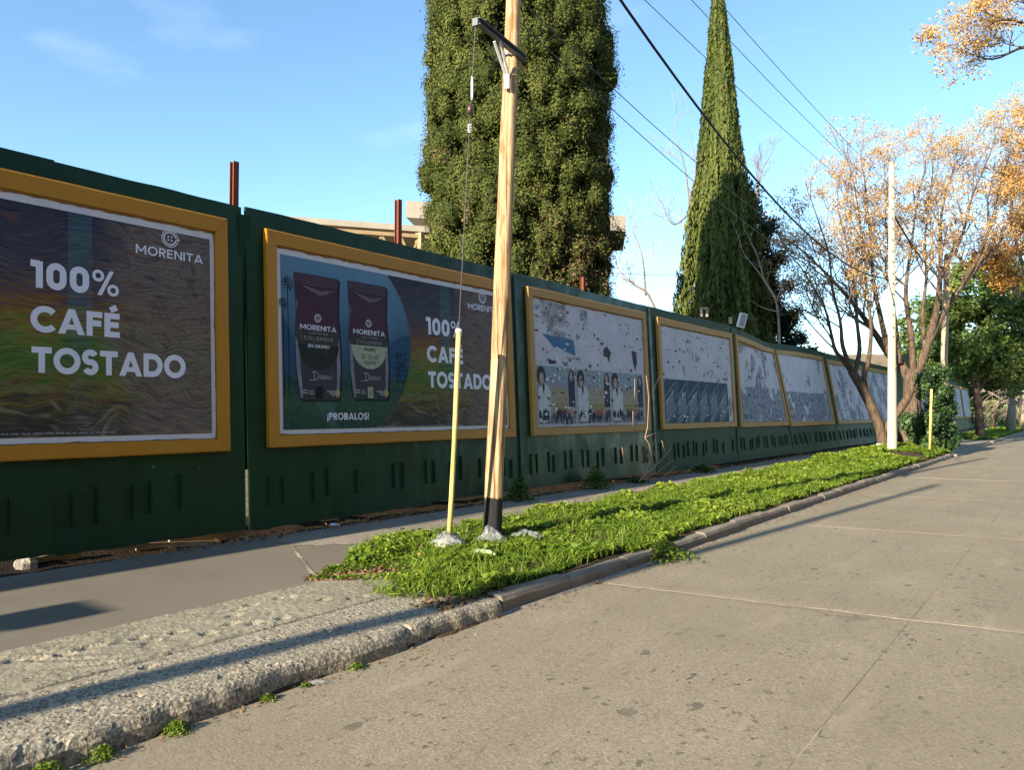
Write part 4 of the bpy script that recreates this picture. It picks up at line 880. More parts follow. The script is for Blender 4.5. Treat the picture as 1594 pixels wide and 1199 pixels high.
# ------------------------------------------------------------------ wooden utility pole with guy arm
base = np.array([-5.10, 6.52, .12]); q8 = at(799, 0, 8.36)
def pole_axis(z): k = (z - base[2]) / (q8[2] - base[2]); return base + (q8 - base) * k
pole = empty('utility_pole', base, 'bare wooden utility pole with black painted foot standing in the clover', 'pole', 'poles along the verge')
P = []
view = math.atan2(-base[1], -base[0])                   # direction from the pole back to the lens
for z in np.arange(0, 8.9, .11):
    c = pole_axis(.05 + z); r0 = .100 - .0034 * z; row = []
    for j in range(29):
        a = 2 * math.pi * (j % 28) / 28; r = r0 * (1 + .06 * fn(math.cos(a) * 1.2, math.sin(a) * 1.2, z * .8) + .03 * fn(math.cos(a) * 4, math.sin(a) * 4, z * 2))
        # hewn flat towards the sun, with a long shake down the front
        fl = math.cos(a - (view - .75)); lim = (.075 if z < 3.6 else .086) - .0025 * z
        if fl > 0 and r * fl > lim: r = lim / fl
        g_ = math.exp(-((math.atan2(math.sin(a - view - .06 * fn(z * .6, 3)), math.cos(a - view - .06 * fn(z * .6, 3))) / .13) ** 2)); r -= .019 * g_ * (1 if z < 6.5 else .4)
        row.append((c[0] + r * math.cos(a), c[1] + r * math.sin(a), c[2]))
    P.append(row)
MB().grid(P).obj('shaft', MAT['pole'], pole, smooth=True)
tip = at(741, 33, 7.66); root = at(815, 93, 8.42); d_ = (root - tip); d_ /= np.linalg.norm(d_); up = np.array([0, 0, 1.0]); sd = np.cross(d_, up); sd /= np.linalg.norm(sd)
b = MB(); Lh = np.linalg.norm(root - tip); mid = (tip + root) / 2
b.box(mid, (Lh, .008, .062), [d_, sd, up]); b.box(mid + up * .031 + sd * .024, (Lh, .055, .008), [d_, sd, up]); b.box(mid - up * .031 + sd * .024, (Lh, .055, .008), [d_, sd, up])
b.obj('guy_arm', MAT['steel'], pole)
foot = at(789, 138, 8.22); k1 = tip + d_ * .38
for s_ in (-.035, .035):
    b = MB(); b.tube([k1 + sd * s_ - up * .02, foot + sd * s_ * .5 + up * .16, foot + sd * s_ * .5], .016, 5); b.obj('arm_brace', MAT['galv'], pole)
b = MB(); b.box(tip - up * .01, (.04, .065, .075), [d_, sd, up]); b.obj('arm_end_clamp', MAT['steel'], pole)
b = MB(); b.tube([pole_axis(root[2] + .0) + np.array([0, 0, dz]) for dz in (-.015, .015)], .106, 20, False); b.obj('arm_band', MAT['steel'], pole)
# guy wire in its plastic sleeve
g0 = np.array([-5.22, 5.95, .14]); g1 = at(714, 515, 7.72); guy = empty('guy_wire', g0, 'guy wire in a yellow plastic sleeve, anchored left of the wooden pole', 'guy wire', 'guy wires with yellow sleeves')
mid = (g0 + g1) / 2 + np.array([.015, 0, 0])
MB().tube([g0 + np.array([0, 0, -.05]), g0 * .75 + g1 * .25 + np.array([.012, 0, 0]), mid, g0 * .2 + g1 * .8 + np.array([.008, 0, 0]), g1], .026, 10).obj('plastic_sleeve', MAT['yplastic'], guy, smooth=True)
c1 = at(731, 200, 7.70); c2 = at(732, 170, 7.69); c3 = at(735, 128, 7.68)
MB().tube([g1 - np.array([0, 0, .03]), c1, c2], .0055, 5).obj('wire_strand', MAT['wire'], guy)
MB().tube([c2, c3, tip], .0055, 5).obj('wire_strand', MAT['wire'], guy)
b = MB(); b.box(c1, (.035, .028, .085), [_R, np.cross(up, _R), up]); b.obj('wire_clamp', MAT['galv'], guy)
for dz in (.025, 0, -.025):
    b = MB(); cc = c1 + up * dz - np.cross(up, _R) * .018; b.tube([cc, cc - np.cross(up, _R) * .012], .009, 6); b.obj('clamp_bolt', MAT['steel'], guy)
b = MB().tube([c2 + up * .05, c2 + up * .03, c2 - up * .03, c2 - up * .05], [.012, .03, .03, .012], 8); b.obj('insulator', M('insulator', .3, .5, (.06, .03, .025)).m, guy, smooth=True)
b = MB().tube([c3 + up * .06, c3, c3 - up * .14, c3 - up * .18], [.008, .014, .014, .008], 6); b.obj('preformed_grip', MAT['galv'], guy, smooth=True)
b = MB().tube([g1 + up * .02, g1 - up * .015], [.03, .034], 8); b.obj('sleeve_cap', MAT['galv'], guy)
o = rock(g0 + np.array([.02, .03, .03]), .15, 3.1, (1, 1.2, .85), 14).obj('anchor_lump', MAT['stone'], smooth=True, label='grey lump of concrete at the foot of the yellow guy sleeve', cat='concrete lump')
# plastic film scraps lying at the foot of the pole
def film(c, w, h, seed, label):
    n = 12; P = []
    for i in range(n + 1):
        P.append([(c[0] + w * (i / n - .5) + .05 * fn(i * .5, j * .5, seed), c[1] + w * .5 * (j / n - .5) + .06 * fn(i * .6, j * .5, seed + 5), c[2] + h * (.35 + .65 * math.sin(math.pi * i / n) * math.sin(math.pi * j / n)) * (1 + .8 * fn(i * .7, j * .7, seed + 9))) for j in range(n + 1)])
    MB().grid(P).obj('plastic_film', MAT['film'], smooth=True, label=label, cat='plastic')
film(g0 + np.array([.03, -.05, .05]), .34, .14, 1, 'crumpled clear plastic over the concrete lump by the yellow sleeve')
film(np.array([-4.98, 6.36, .17]), .30, .16, 7, 'clear plastic wrapped round the black foot of the wooden pole')
film(np.array([-4.78, 6.72, .21]), .36, .08, 12, 'strip of clear plastic trailing right from the wooden pole')
q = on_z(752, 860, .22); rock((q[0], q[1], .20), .10, 5.2, (1.3, .9, .5), 10).obj('green_rag', M('pale_green_cloth', .7, .2, (.34, .45, .22)).m, smooth=True, label='pale green crumpled cup in the clover before the wooden pole', cat='litter')
q = on_z(782, 845, .22); rock((q[0], q[1], .15), .15, 8.7, (1.3, 1, .5), 12).obj('soil_heap', MAT['earth'], smooth=True, label='small heap of brown earth at the foot of the wooden pole', cat='soil heap')

# white pole further on, and two poles beyond
def plain_pole(px_, Y, X, ztop, r0, r1, mat, label, lean_=(0, 0), zb=.2):
    o = empty('utility_pole', (X, Y, zb), label, 'pole', 'poles along the verge'); P = []
    for z in np.linspace(zb, ztop, 50):
        k = (z - zb) / (ztop - zb); r = r0 + (r1 - r0) * k
        P.append([(X + lean_[0] * k + r * (1 + .05 * fn(math.cos(a) * 2, math.sin(a) * 2, z)) * math.cos(a), Y + lean_[1] * k + r * math.sin(a) * (1 + .05 * fn(a, z)), z) for a in np.linspace(0, 2 * math.pi, 15)])
    b = MB().grid(P); n = len(b.v); b.f.append(tuple(range(n - 15, n - 1))); b.obj('shaft', mat, o, smooth=True)
    return o
wp = plain_pole(0, 27.35, -5.0, 9.75, .145, .085, MAT['white_pole'], 'tall pale utility pole with dark knots, in front of the forked tree', (.12, .1))
for z in np.arange(4.0, 9.0, .35):                      # step holes
    b = MB(); c = np.array([-5.0 + .12 * (z - .2) / 9.5, 27.35, z + .1 * fn(z * 7)]); dv = np.array([.55, -.83, 0]) ; r = .145 - .006 * z
    b.tube([c + dv * (r - .02), c + dv * (r + .012)], .022, 6); b.obj('step_bolt', MAT['steel'], wp)
plain_pole(0, 39.0, -5.1, 8.6, .17, .12, MAT['grey_pole'], 'pale utility pole rising behind the ivy bush', (.35, 0))
sp = plain_pole(0, -5.2, -4.64, 8.9, .095, .07, MAT['grey_pole'], 'utility pole behind the viewpoint whose shadow lies along the driveway kerb')
b = MB(); b.box((-6.40, -5.0, 1.45), (.40, .3, 2.8)); b.box((-6.40, -5.0, 2.9), (.5, .42, .1)); b.obj('shadow_pillar', MAT['plaster'], label='unseen pillar added outside the left edge of the picture to cast a shadow', cat='pillar')  # unseen pillar, added only for the shadow tip on the pavement
s0 = np.array([-4.15, 29.0, .25]); s1 = at(1450, 606, 25.6)
g2 = empty('guy_wire', s0, 'guy wire in a short yellow sleeve in front of the ivy bush', 'guy wire', 'guy wires with yellow sleeves')
s0 = at(1447, 708, 25.6); MB().tube([s0, (s0 + s1) / 2, s1], .04, 8).obj('plastic_sleeve', M('yellow_sleeve', .5, .4, (.70, .50, .16)).m, g2, smooth=True)
MB().tube([s1, np.array([-5.0, 27.5, 9.2])], .006, 4).obj('wire_strand', MAT['wire'], g2)

# ------------------------------------------------------------------ overhead lines
def cable(a, b_, sag, r, label, mat='cable', n=26):
    a, b_ = np.array(a, float), np.array(b_, float)
    pts = [a + (b_ - a) * u - np.array([0, 0, sag * 4 * u * (1 - u)]) for u in np.linspace(0, 1, n)]
    MB().tube(pts, r, 5).obj('overhead_cable', MAT[mat], smooth=True, label=label, cat='cable', group='overhead lines along the street')
ptop = pole_axis(7.7)
cable(ptop, (-5.02, 27.3, 5.9), 1.15, .020, 'thick black cable sagging from the wooden pole to the white pole')
cable((-5.0, 27.4, 8.35), (-5.1, 39, 7.6), .25, .03, 'black cable running from the top of the white pole into the trees')
cable((-5.55, 6.5, 8.3), (-5.4, 30, 8.55), .28, .0065, 'lowest of the thin wires crossing the upper right sky', 'wire')
cable((-5.05, 6.5, 8.45), (-5.0, 30, 8.75), .26, .0065, 'middle one of the thin wires crossing the upper right sky', 'wire')
cable((-4.75, 6.5, 8.5), (-4.75, 30, 8.9), .25, .0065, 'topmost of the thin wires crossing the upper right sky', 'wire')
cable(pole_axis(6.1), (-5.3, 27.3, 6.1), .65, .006, 'upper thin telephone wire below the thick black cable', 'wire')
cable(pole_axis(5.85), (-5.6, 27.3, 5.5), .55, .006, 'lower thin telephone wire below the thick black cable', 'wire')
cable(at(960, 425, 40), at(1070, 425, 46), .1, .012, 'thin wire low in the gap between the two cypresses', 'wire')
cable(at(1390, 385, 27.4), at(1600, 365, 33), .05, .012, 'thin wire crossing the bare trees to the right of the white pole', 'wire')

# ------------------------------------------------------------------ trees
def spiral_dirs(n, rng): v = rng.normal(size=(n, 3)); return v / np.linalg.norm(v, axis=1, keepdims=True)
def cypress_profile(prof):
    zs = [p[0] for p in prof]; rs = [p[1] for p in prof]; return lambda z: float(np.interp(z, zs, rs))
def clump_crown(cx, cy, prof, nclump, nleaf, crad, leaf, rng, brown=None, flat=1.0):
    """leaf clumps packed over a tall crown, each a lumpy cushion of small sprays"""
    rf = cypress_profile(prof); z0, z1 = prof[0][0], prof[-1][0]; Cs, Ns, Ts = [], [], []; lumps = MB()
    # low-discrepancy spread over the side surface
    for k in range(nclump):
        u = (k + .5) / nclump; z = z0 + (z1 - z0) * u + rng.normal() * .15; a = k * 2.39996 + rng.normal() * .2
        back = math.cos(a) * (-cx) + math.sin(a) * (-cy); back /= math.hypot(cx, cy)
        m_ = int(nleaf * (1 if back > -.25 else .35)); R = rf(z) * (1 + .07 * fn(a * 1.6, z * .8, 3) + .07 * fn(math.cos(a) * 3.2, math.sin(a) * 3.2, z * 1.5) + rng.normal() * .05)
        dirv = np.array([math.cos(a), math.sin(a), .15]); cr_ = crad * rng.uniform(.6, 1.4)
        cen = np.array([cx + math.cos(a) * (R - cr_ * .75), cy + math.sin(a) * (R - cr_ * .75), z])
        k_ = .72 * cr_; th_ = np.linspace(0, math.pi, 6); lumps.grid([[cen + k_ * np.array([math.sin(t_) * math.cos(f_), math.sin(t_) * math.sin(f_), 1.2 * math.cos(t_)]) * (1 + .15 * fn(f_ + k, t_ * 2)) for f_ in np.linspace(0, 2 * math.pi, 9)] for t_ in th_])
        v = spiral_dirs(m_, rng) + dirv * .75 + np.array([0, 0, .25]); v /= np.linalg.norm(v, axis=1, keepdims=True)
        rr = cr_ * (.74 + .42 * rng.random((m_, 1)) ** 1.4)
        lump = 1 + .16 * np.sin(v[:, :1] * 8 + k) * np.sin(v[:, 1:2] * 8 + 2 * k) * np.sin(v[:, 2:3] * 7 + 3 * k)
        Cs.append(cen + v * rr * lump * np.array([1, 1, 1.45])); Ns.append(v + rng.normal(size=(m_, 3)) * .30)
        t = np.clip(.42 + rng.normal() * .13 + rng.normal(size=m_) * .12, 0, .8)
        if brown is not None:
            pb = brown(cen); t = np.where(rng.random(m_) < pb, rng.uniform(.86, 1, m_), t)
        Ts.append(t)
    return np.concatenate(Cs), np.concatenate(Ns), np.concatenate(Ts), lumps
def lathe_core(cx, cy, prof, k, name, mat, parent, n=20):
    rf = cypress_profile(prof); P = []
    for z in np.linspace(prof[0][0], prof[-1][0] - .1, 26): P.append([(cx + k * rf(z) * (1 + .12 * fn(math.cos(a), math.sin(a), z)) * math.cos(a), cy + k * rf(z) * (1 + .12 * fn(math.cos(a), math.sin(a), z)) * math.sin(a), z) for a in np.linspace(0, 2 * math.pi, n + 1)])
    return MB().grid(P).obj(name, mat, parent)
rg = np.random.default_rng(11)
bx, by = -10.0, 13.75
prof = [(1.5, 1.4), (2.6, 1.95), (4, 1.92), (6, 1.98), (8.2, 2.0), (9.6, 1.98), (10.8, 1.85), (12.6, 1.6), (14.2, 1.1), (15.2, .3)]
cy1 = empty('cypress_tree', (bx, by, 0), 'broad dense cypress towering behind the fence and the wooden pole', 'tree', 'trees behind the fence')
def brownf(c):
    rside = (c[0] - bx) * _R[0] + (c[1] - by) * _R[1]
    p_ = .75 * (1 - sstep(3.6, 6.2, c[2])) * sstep(-.3, 1.3, rside) + .35 * max(0, fn(c[0] * 1.4, c[1] * 1.4, c[2] * .8) - .25) * 2
    return min(.9, max(.008, p_))
C, Nn, T, lumps = clump_crown(bx, by, prof, 1500, 235, .285, .05, rg, brownf)
lumps.obj('gap_shade_sprays', M('gap_shade_foliage', .9, .05, (.030, .038, .011)).m, cy1)  # lumps coloured darker to paint shade between the clumps
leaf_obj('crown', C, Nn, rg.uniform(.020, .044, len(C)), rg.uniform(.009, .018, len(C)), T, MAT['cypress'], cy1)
lathe_core(bx, by, prof, .80, 'gap_shade_core', MAT['gap_shade'], cy1)
MB().tube([(bx, by, 0), (bx, by, 2), (bx, by, 9)], [.35, .28, .1], 10).obj('trunk', MAT['bark'], cy1, smooth=True)
# tall narrow cypress
nx_ = -10.45; ny_ = float(on_x(1122, 400, nx_)[1]); prof2 = [(1.2, 1.5), (3, 1.75), (5.2, 1.62), (7.4, 1.2), (10.1, .80), (12.6, .58), (14.5, .42), (16.0, .30), (17.8, .05)]
cy2 = empty('cypress_tree', (nx_, ny_, 0), 'tall narrow spire cypress, its lower right side in shade', 'tree', 'trees behind the fence')
rf = cypress_profile(prof2); N = 74000
z = rg.uniform(1.2, 17.7, N); keep = rg.random(N) < np.interp(z, [1.2, 5, 17.8], [1, 1, .30]); z = z[keep]; N = len(z); a = rg.uniform(0, 2 * math.pi, N)
lob = np.array([1 + .22 * fn(math.cos(q) * 2.0, math.sin(q) * 2.0, zz * .28) + .20 * fn(math.cos(q) * 4.5, math.sin(q) * 4.5, zz * .42) + .16 * fn(math.cos(q) * 11, math.sin(q) * 11, zz * 1.1) for q, zz in zip(a, z)])
R = np.interp(z, [p[0] for p in prof2], [p[1] for p in prof2]) * lob * (1 - .22 * rg.random(N) ** 2.2)
xs = nx_ - .25 * sstep(0, 1, 1) * 0 + np.cos(a) * R; ys = ny_ + np.sin(a) * R
Nn = np.stack([np.cos(a), np.sin(a), np.full(N, .25)], 1) + rg.normal(size=(N, 3)) * .5; T = np.stack([np.cos(a) * .12, np.sin(a) * .12, np.ones(N)], 1) + rg.normal(size=(N, 3)) * .22
leaf_obj('crown', np.stack([xs, ys, z], 1), Nn, rg.uniform(.07, .17, N), rg.uniform(.022, .045, N), np.clip(.5 + rg.normal(size=N) * .2 + (lob - 1) * 1.6, 0, 1), MAT['italian'], cy2, T=T)
lathe_core(nx_, ny_, prof2, .62, 'gap_shade_core', MAT['gap_shade'], cy2)
MB().tube([(nx_, ny_, 0), (nx_, ny_, 2.5)], [.3, .22], 10).obj('trunk', MAT['bark'], cy2, smooth=True)

def blob_crown(name, parent, blobs, nper, leaf, mat, rng, tint=.5, shell=.55, up=.5, wid=.55):
    Cs, Ns, Ts = [], [], []
    for c, r in blobs:
        r = np.array(r if np.ndim(r) else (r, r, r)); n_ = int(nper)
        v = spiral_dirs(n_, rng); k = (shell + (1 - shell) * rng.random((n_, 1))) * (1 + .2 * rng.normal(size=(n_, 1)))
        Cs.append(np.array(c) + v * r * k); Ns.append(v * .7 + np.array([0, 0, up]) + rng.normal(size=(n_, 3)) * .5); Ts.append(np.clip(tint + rng.normal() * .16 + rng.normal(size=n_) * .14, 0, 1))
    C = np.concatenate(Cs); n_ = len(C); L_ = leaf * rng.uniform(.6, 1.25, n_)
    return leaf_obj(name, C, np.concatenate(Ns), L_, L_ * wid, np.concatenate(Ts), MAT[mat], parent, rng=rng)
# dark bushy conifer at its foot
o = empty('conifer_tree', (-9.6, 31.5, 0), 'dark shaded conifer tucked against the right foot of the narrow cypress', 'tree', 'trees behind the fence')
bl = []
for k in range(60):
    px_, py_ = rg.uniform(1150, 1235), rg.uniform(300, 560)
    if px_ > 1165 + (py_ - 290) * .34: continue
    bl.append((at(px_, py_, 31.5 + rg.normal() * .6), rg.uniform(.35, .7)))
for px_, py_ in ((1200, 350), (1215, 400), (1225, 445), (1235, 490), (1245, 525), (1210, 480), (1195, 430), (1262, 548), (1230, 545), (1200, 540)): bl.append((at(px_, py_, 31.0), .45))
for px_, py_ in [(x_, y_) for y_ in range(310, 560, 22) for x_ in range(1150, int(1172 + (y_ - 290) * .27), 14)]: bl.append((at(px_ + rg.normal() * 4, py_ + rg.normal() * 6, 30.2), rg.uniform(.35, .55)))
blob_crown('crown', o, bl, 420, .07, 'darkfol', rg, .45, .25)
MB().tube([(-9.6, 31.5, 0), (-9.9, 31.5, 6)], [.2, .08], 8).obj('trunk', MAT['bark'], o, smooth=True)

class Grow:
    """branching wood: tubes go to trunk/branches meshes, twig ends are kept for fruit"""
    def __init__(s, seed): s.r = random.Random(seed); s.w = MB(); s.t = MB(); s.ends = []
    def limb(s, pts, r0, r1, n=8):
        pts = np.array(pts, float); k = len(pts); fine = []
        for i in range(k - 1):                          # smooth the hand-placed points
            p0, p1, p2, p3 = pts[max(i - 1, 0)], pts[i], pts[i + 1], pts[min(i + 2, k - 1)]
            for u in np.linspace(0, 1, 5)[:-1]: fine.append(.5 * ((2 * p1) + (-p0 + p2) * u + (2 * p0 - 5 * p1 + 4 * p2 - p3) * u ** 2 + (-p0 + 3 * p1 - 3 * p2 + p3) * u ** 3))
        fine.append(pts[-1]); m_ = len(fine)
        rad = [(r1 + (r0 - r1) * (1 - i / (m_ - 1)) ** 1.5) * (.86 if r0 < .3 else 1) * (1 + .16 * fn(i * .6, r0 * 50)) for i in range(m_)]
        s.w.tube(fine, rad, n); return fine, rad
    def grow(s, p, d, L, r, lev, maxlev, kids, spread, tropism, out=None):
        R_ = s.r; n = 5 if lev < maxlev else 4; pts = [np.array(p, float)]; d = np.array(d, float); d /= np.linalg.norm(d)
        for i in range(n - 1):
            d = d + np.array([R_.gauss(0, .16), R_.gauss(0, .16), R_.gauss(0, .12) + tropism]); d /= np.linalg.norm(d); pts.append(pts[-1] + d * L / (n - 1))
        s.t.tube(pts, [r * (1 - .5 * i / (n - 1)) for i in range(n)], 4 if lev < maxlev else 3, False)
        if lev == maxlev: s.ends.append((pts[-1], d)); return
        for k in range(kids[lev]):
            u = R_.uniform(.35, 1); i = min(n - 2, int(u * (n - 1))); q = pts[i] + (pts[i + 1] - pts[i]) * (u * (n - 1) - i)
            v = np.array([R_.gauss(0, 1), R_.gauss(0, 1), R_.gauss(0, .7)]); v /= np.linalg.norm(v)
            s.grow(q, d + v * spread, L * R_.uniform(.45, .68), r * .58, lev + 1, maxlev, kids, spread, tropism)
    def dress(s, fine, rad, n, L, kids=(4, 4, 0), spread=.9, tropism=.10, start=.35, maxlev=2):
        R_ = s.r; m_ = len(fine)
        for k in range(n):
            u = start + (1 - start) * (k + R_.random()) / n; i = min(m_ - 2, int(u * (m_ - 1)))
            d = fine[i + 1] - fine[i]; d = d / np.linalg.norm(d); v = np.array([R_.gauss(0, 1), R_.gauss(0, 1), R_.gauss(0, .5) + .2]); v /= np.linalg.norm(v)
            s.grow(fine[i], d + v * .9, L * R_.uniform(.7, 1.2) * (1.1 - .4 * u), min(rad[i] * .5, .045), 0, maxlev, kids, spread, tropism)
        d = fine[-1] - fine[-2]; s.grow(fine[-1], d, L * .8, rad[-1] * .9, 0, maxlev, kids, spread, tropism)
def berries(name, parent, ends, frac, per, size, spread, mat, rng, droop=.5):
    Cs = []; Tn = []
    for p, d in ends:
        if rng.random() > frac * (.65 + .7 * max(0, min(1, .5 + fn(p[0] * .5, p[1] * .5, p[2] * .5)))): continue
        n_ = max(3, int(per * rng.uniform(.5, 1.5))); c = rng.normal(size=(n_, 3)) * spread * np.array([1, 1, .7]) + p - np.array([0, 0, droop * spread])
        Cs.append(c); Tn.append(np.clip(rng.normal(.5, .15) + rng.normal(size=n_) * .15, 0, 1))
    if not Cs: return
    C = np.concatenate(Cs); T = np.concatenate(Tn); n_ = len(C)
    # each fruit: two crossed faces
    C2 = np.concatenate([C, C]); N2 = rng.normal(size=(2 * n_, 3)); sz = np.tile(size * rng.uniform(.75, 1.25, n_), 2)
    leaf_obj(name, C2, N2, sz, sz, np.tile(T, 2), MAT[mat], parent, rng=rng)
def tree(name, loc, label, seed, limbs, dressing, fruit=None, mat='bark', twig='twig', group='street trees', D0=0):
    o = empty(name, loc, label, 'tree', group); g_ = Grow(seed)
    for (pts, r0, r1), dr in zip(limbs, dressing):
        fine, rad = g_.limb(pts, r0, r1)
        if dr: g_.dress(fine, rad, **dr)
    g_.w.obj('trunk', MAT[mat], o, smooth=True); g_.t.obj('branches', MAT[twig], o)
    if fruit: berries('fruit_clusters', o, g_.ends, rng=np.random.default_rng(seed), **fruit)
    return o, g_
def PX(l, D, dd=0.0): return [at(x, y, D + dd * i / max(1, len(l) - 1)) for i, (x, y) in enumerate(l)]
dr = lambda n, L, **k: dict(n=n, L=L, **k)
# forked tree behind the white pole
A = 28.6
limbs = [(PX([(1377, 702), (1373, 680), (1366, 655), (1352, 625), (1338, 598), (1326, 578)], A), .24, .19),
    (PX([(1378, 672), (1388, 655), (1402, 636), (1416, 612), (1421, 585)], A), .19, .16),
    (PX([(1326, 580), (1312, 560), (1300, 545), (1294, 520), (1284, 480), (1262, 440), (1246, 415)], A, 1), .13, .03),
    (PX([(1327, 578), (1312, 540), (1308, 500), (1296, 450), (1290, 395), (1276, 350)], A, -1.5), .11, .03),
    (PX([(1330, 582), (1338, 545), (1334, 500), (1331, 440), (1318, 380), (1304, 325)], A, 1.2), .12, .03),
    (PX([(1340, 600), (1352, 560), (1356, 510), (1350, 460), (1346, 400), (1338, 340), (1330, 290)], A, 0), .12, .03)]
tree('chinaberry_tree', limbs[0][0][0], 'forked bare tree with a white painted foot, left of the white pole', 21, limbs,
    [None, None, dr(12, 2.0), dr(12, 2.0), dr(12, 2.0), dr(13, 2.0)], dict(frac=.85, per=15, size=.027, spread=.12, mat='berry'))
b = MB(); c = np.array(limbs[0][0][0]); 
b.tube([c + np.array([-.02, -.02, -.05]), c + np.array([-.02, -.02, .27])], [.27, .255], 14); b.obj('white_tree_guard', MAT['white_paint'], label='white box around the foot of the forked tree', cat='tree guard')
Bd = 31.0
limbs = [(PX([(1414, 706), (1416, 660), (1420, 615), (1422, 575)], Bd), .40, .36),
    (PX([(1420, 600), (1402, 568), (1384, 552), (1366, 525), (1345, 495), (1322, 465), (1290, 430), (1262, 402), (1236, 380)], Bd, 2), .26, .04),
    (PX([(1384, 552), (1372, 500), (1360, 440), (1356, 380), (1350, 320), (1346, 280)], Bd, -1), .15, .03),
    (PX([(1400, 566), (1394, 510), (1388, 450), (1384, 390), (1378, 330), (1384, 280)], Bd, 1), .14, .03),
    (PX([(1422, 580), (1418, 520), (1410, 460), (1416, 400), (1424, 340), (1432, 285)], Bd, -.5), .17, .03),
    (PX([(1428, 580), (1446, 530), (1460, 470), (1464, 410), (1464, 350), (1472, 300), (1484, 265)], Bd, 0), .22, .03),
    (PX([(1446, 530), (1466, 492), (1492, 452), (1520, 420), (1548, 385), (1580, 350)], Bd, 1), .20, .03),
    (PX([(1464, 430), (1482, 395), (1500, 360), (1512, 310), (1530, 265)], Bd, -1.5), .11, .03),
    (PX([(1440, 545), (1436, 490), (1442, 430), (1440, 370), (1448, 310), (1452, 260)], Bd, 1.5), .11, .03),
    (PX([(1500, 440), (1530, 385), (1548, 330), (1560, 280), (1572, 240)], Bd, -1), .09, .03)]
tree('chinaberry_tree', limbs[0][0][0], 'thick trunked bare tree hung with yellow berries, behind the white pole', 33, limbs,
    [None, dr(14, 2.0), dr(12, 2.0), dr(12, 2.0), dr(12, 2.0), dr(12, 2.1), dr(14, 2.1), dr(10, 2.0), dr(10, 2.0), dr(10, 2.0)], dict(frac=.85, per=16, size=.029, spread=.13, mat='berry'))
# tree across the road whose branch reaches into the top right corner
Cd = 17.0
rootp = np.array([4.9, 22.0, 0]); tipc = at(1600, 60, Cd)
limbs = [([rootp, rootp + np.array([-.2, 0, 2.5]), rootp + np.array([-.6, -.3, 5.0])], .30, .22), ([rootp + np.array([-.6, -.3, 5.0]), rootp + np.array([-2.2, -1, 7.6]), at(1660, 90, Cd), at(1600, 72, Cd), at(1545, 92, Cd), at(1500, 78, Cd)], .13, .012),
    ([at(1640, 85, Cd), at(1600, 40, Cd - .5), at(1560, 30, Cd - 1), at(1530, 45, Cd - 1)], .06, .02), ([at(1650, 90, Cd), at(1610, 20, Cd), at(1570, -20, Cd)], .06, .02),
    ([rootp + np.array([-.6, -.3, 5.0]), rootp + np.array([.3, .6, 8]), rootp + np.array([.8, 1, 11])], .16, .03), ([rootp + np.array([-.6, -.3, 5.0]), rootp + np.array([1.5, -.6, 7]), rootp + np.array([3, -1, 9])], .14, .03)]
tree('chinaberry_tree', rootp, 'berry hung branch reaching into the top right corner from across the road', 45, limbs,
    [None, dict(n=9, L=1.0, start=.62, kids=(4, 3, 0)), dict(n=6, L=.8, start=.4, kids=(4, 3, 0)), dict(n=5, L=.8, start=.5, kids=(4, 3, 0)), dr(6, 1.8), dr(6, 1.8)], dict(frac=1.0, per=20, size=.022, spread=.10, mat='berry'))
# orange tree at the right edge
Dd = 36.0
limbs = [(PX([(1640, 690), (1636, 600), (1625, 520)], Dd), .25, .2), (PX([(1625, 520), (1605, 450), (1585, 390), (1572, 330), (1585, 270)], Dd, -1), .16, .03), (PX([(1625, 520), (1600, 470), (1570, 440), (1556, 420)], Dd, 1), .12, .03), (PX([(1625, 520), (1630, 420), (1625, 330), (1610, 250)], Dd), .14, .03)]
tree('chinaberry_tree', limbs[0][0][0], 'tree with dense orange berries at the right edge above the evergreen', 51, limbs, [None, dr(9, 1.6), dr(8, 1.4), dr(8, 1.8)], dict(frac=1.3, per=34, size=.045, spread=.22, mat='orange'))
# small orange sprays among the evergreens
# bare trees behind the fence
E_ = 46.0
limbs = [(PX([(1035, 520), (1010, 460), (990, 445), (975, 432)], E_), .13, .05), (PX([(1075, 560), (1078, 420), (1074, 330), (1066, 260), (1055, 225)], E_), .13, .03), (PX([(1074, 330), (1050, 350), (1035, 330)], E_), .08, .03), (PX([(1005, 460), (1000, 400), (985, 360)], E_), .09, .03)]
tree('bare_tree', limbs[1][0][0], 'leafless tree in the gap between the two cypresses', 61, limbs, [dr(5, 2.0), dr(9, 2.4), dr(4, 2.0), dr(6, 2.0)], None, 'twig', 'pale_twig', 'bare trees behind the fence')
E2 = 44.0
limbs = [(PX([(1170, 560), (1172, 420), (1176, 330), (1180, 280)], E2), .18, .04), (PX([(1176, 330), (1185, 270), (1198, 245)], E2), .07, .02)]
tree('bare_tree', limbs[0][0][0], 'leafless tree showing just right of the narrow cypress', 63, limbs, [dr(6, 1.8), dr(5, 1.6)], None, 'twig', 'twig', 'bare trees behind the fence')
F_ = 26.5
limbs = [(PX([(1213, 640), (1213, 535), (1211, 490), (1206, 462), (1196, 445), (1186, 425)], F_), .075, .02), (PX([(1209, 470), (1185, 430), (1170, 410), (1158, 395), (1150, 370), (1144, 355)], F_), .035, .008), (PX([(1210, 485), (1190, 480), (1175, 472), (1163, 462)], F_), .03, .008), (PX([(1209, 468), (1218, 440), (1222, 415)], F_), .03, .008), (PX([(1188, 428), (1176, 390), (1160, 360), (1158, 345)], F_), .02, .006), (PX([(1180, 400), (1168, 375), (1176, 350)], F_), .015, .006)]
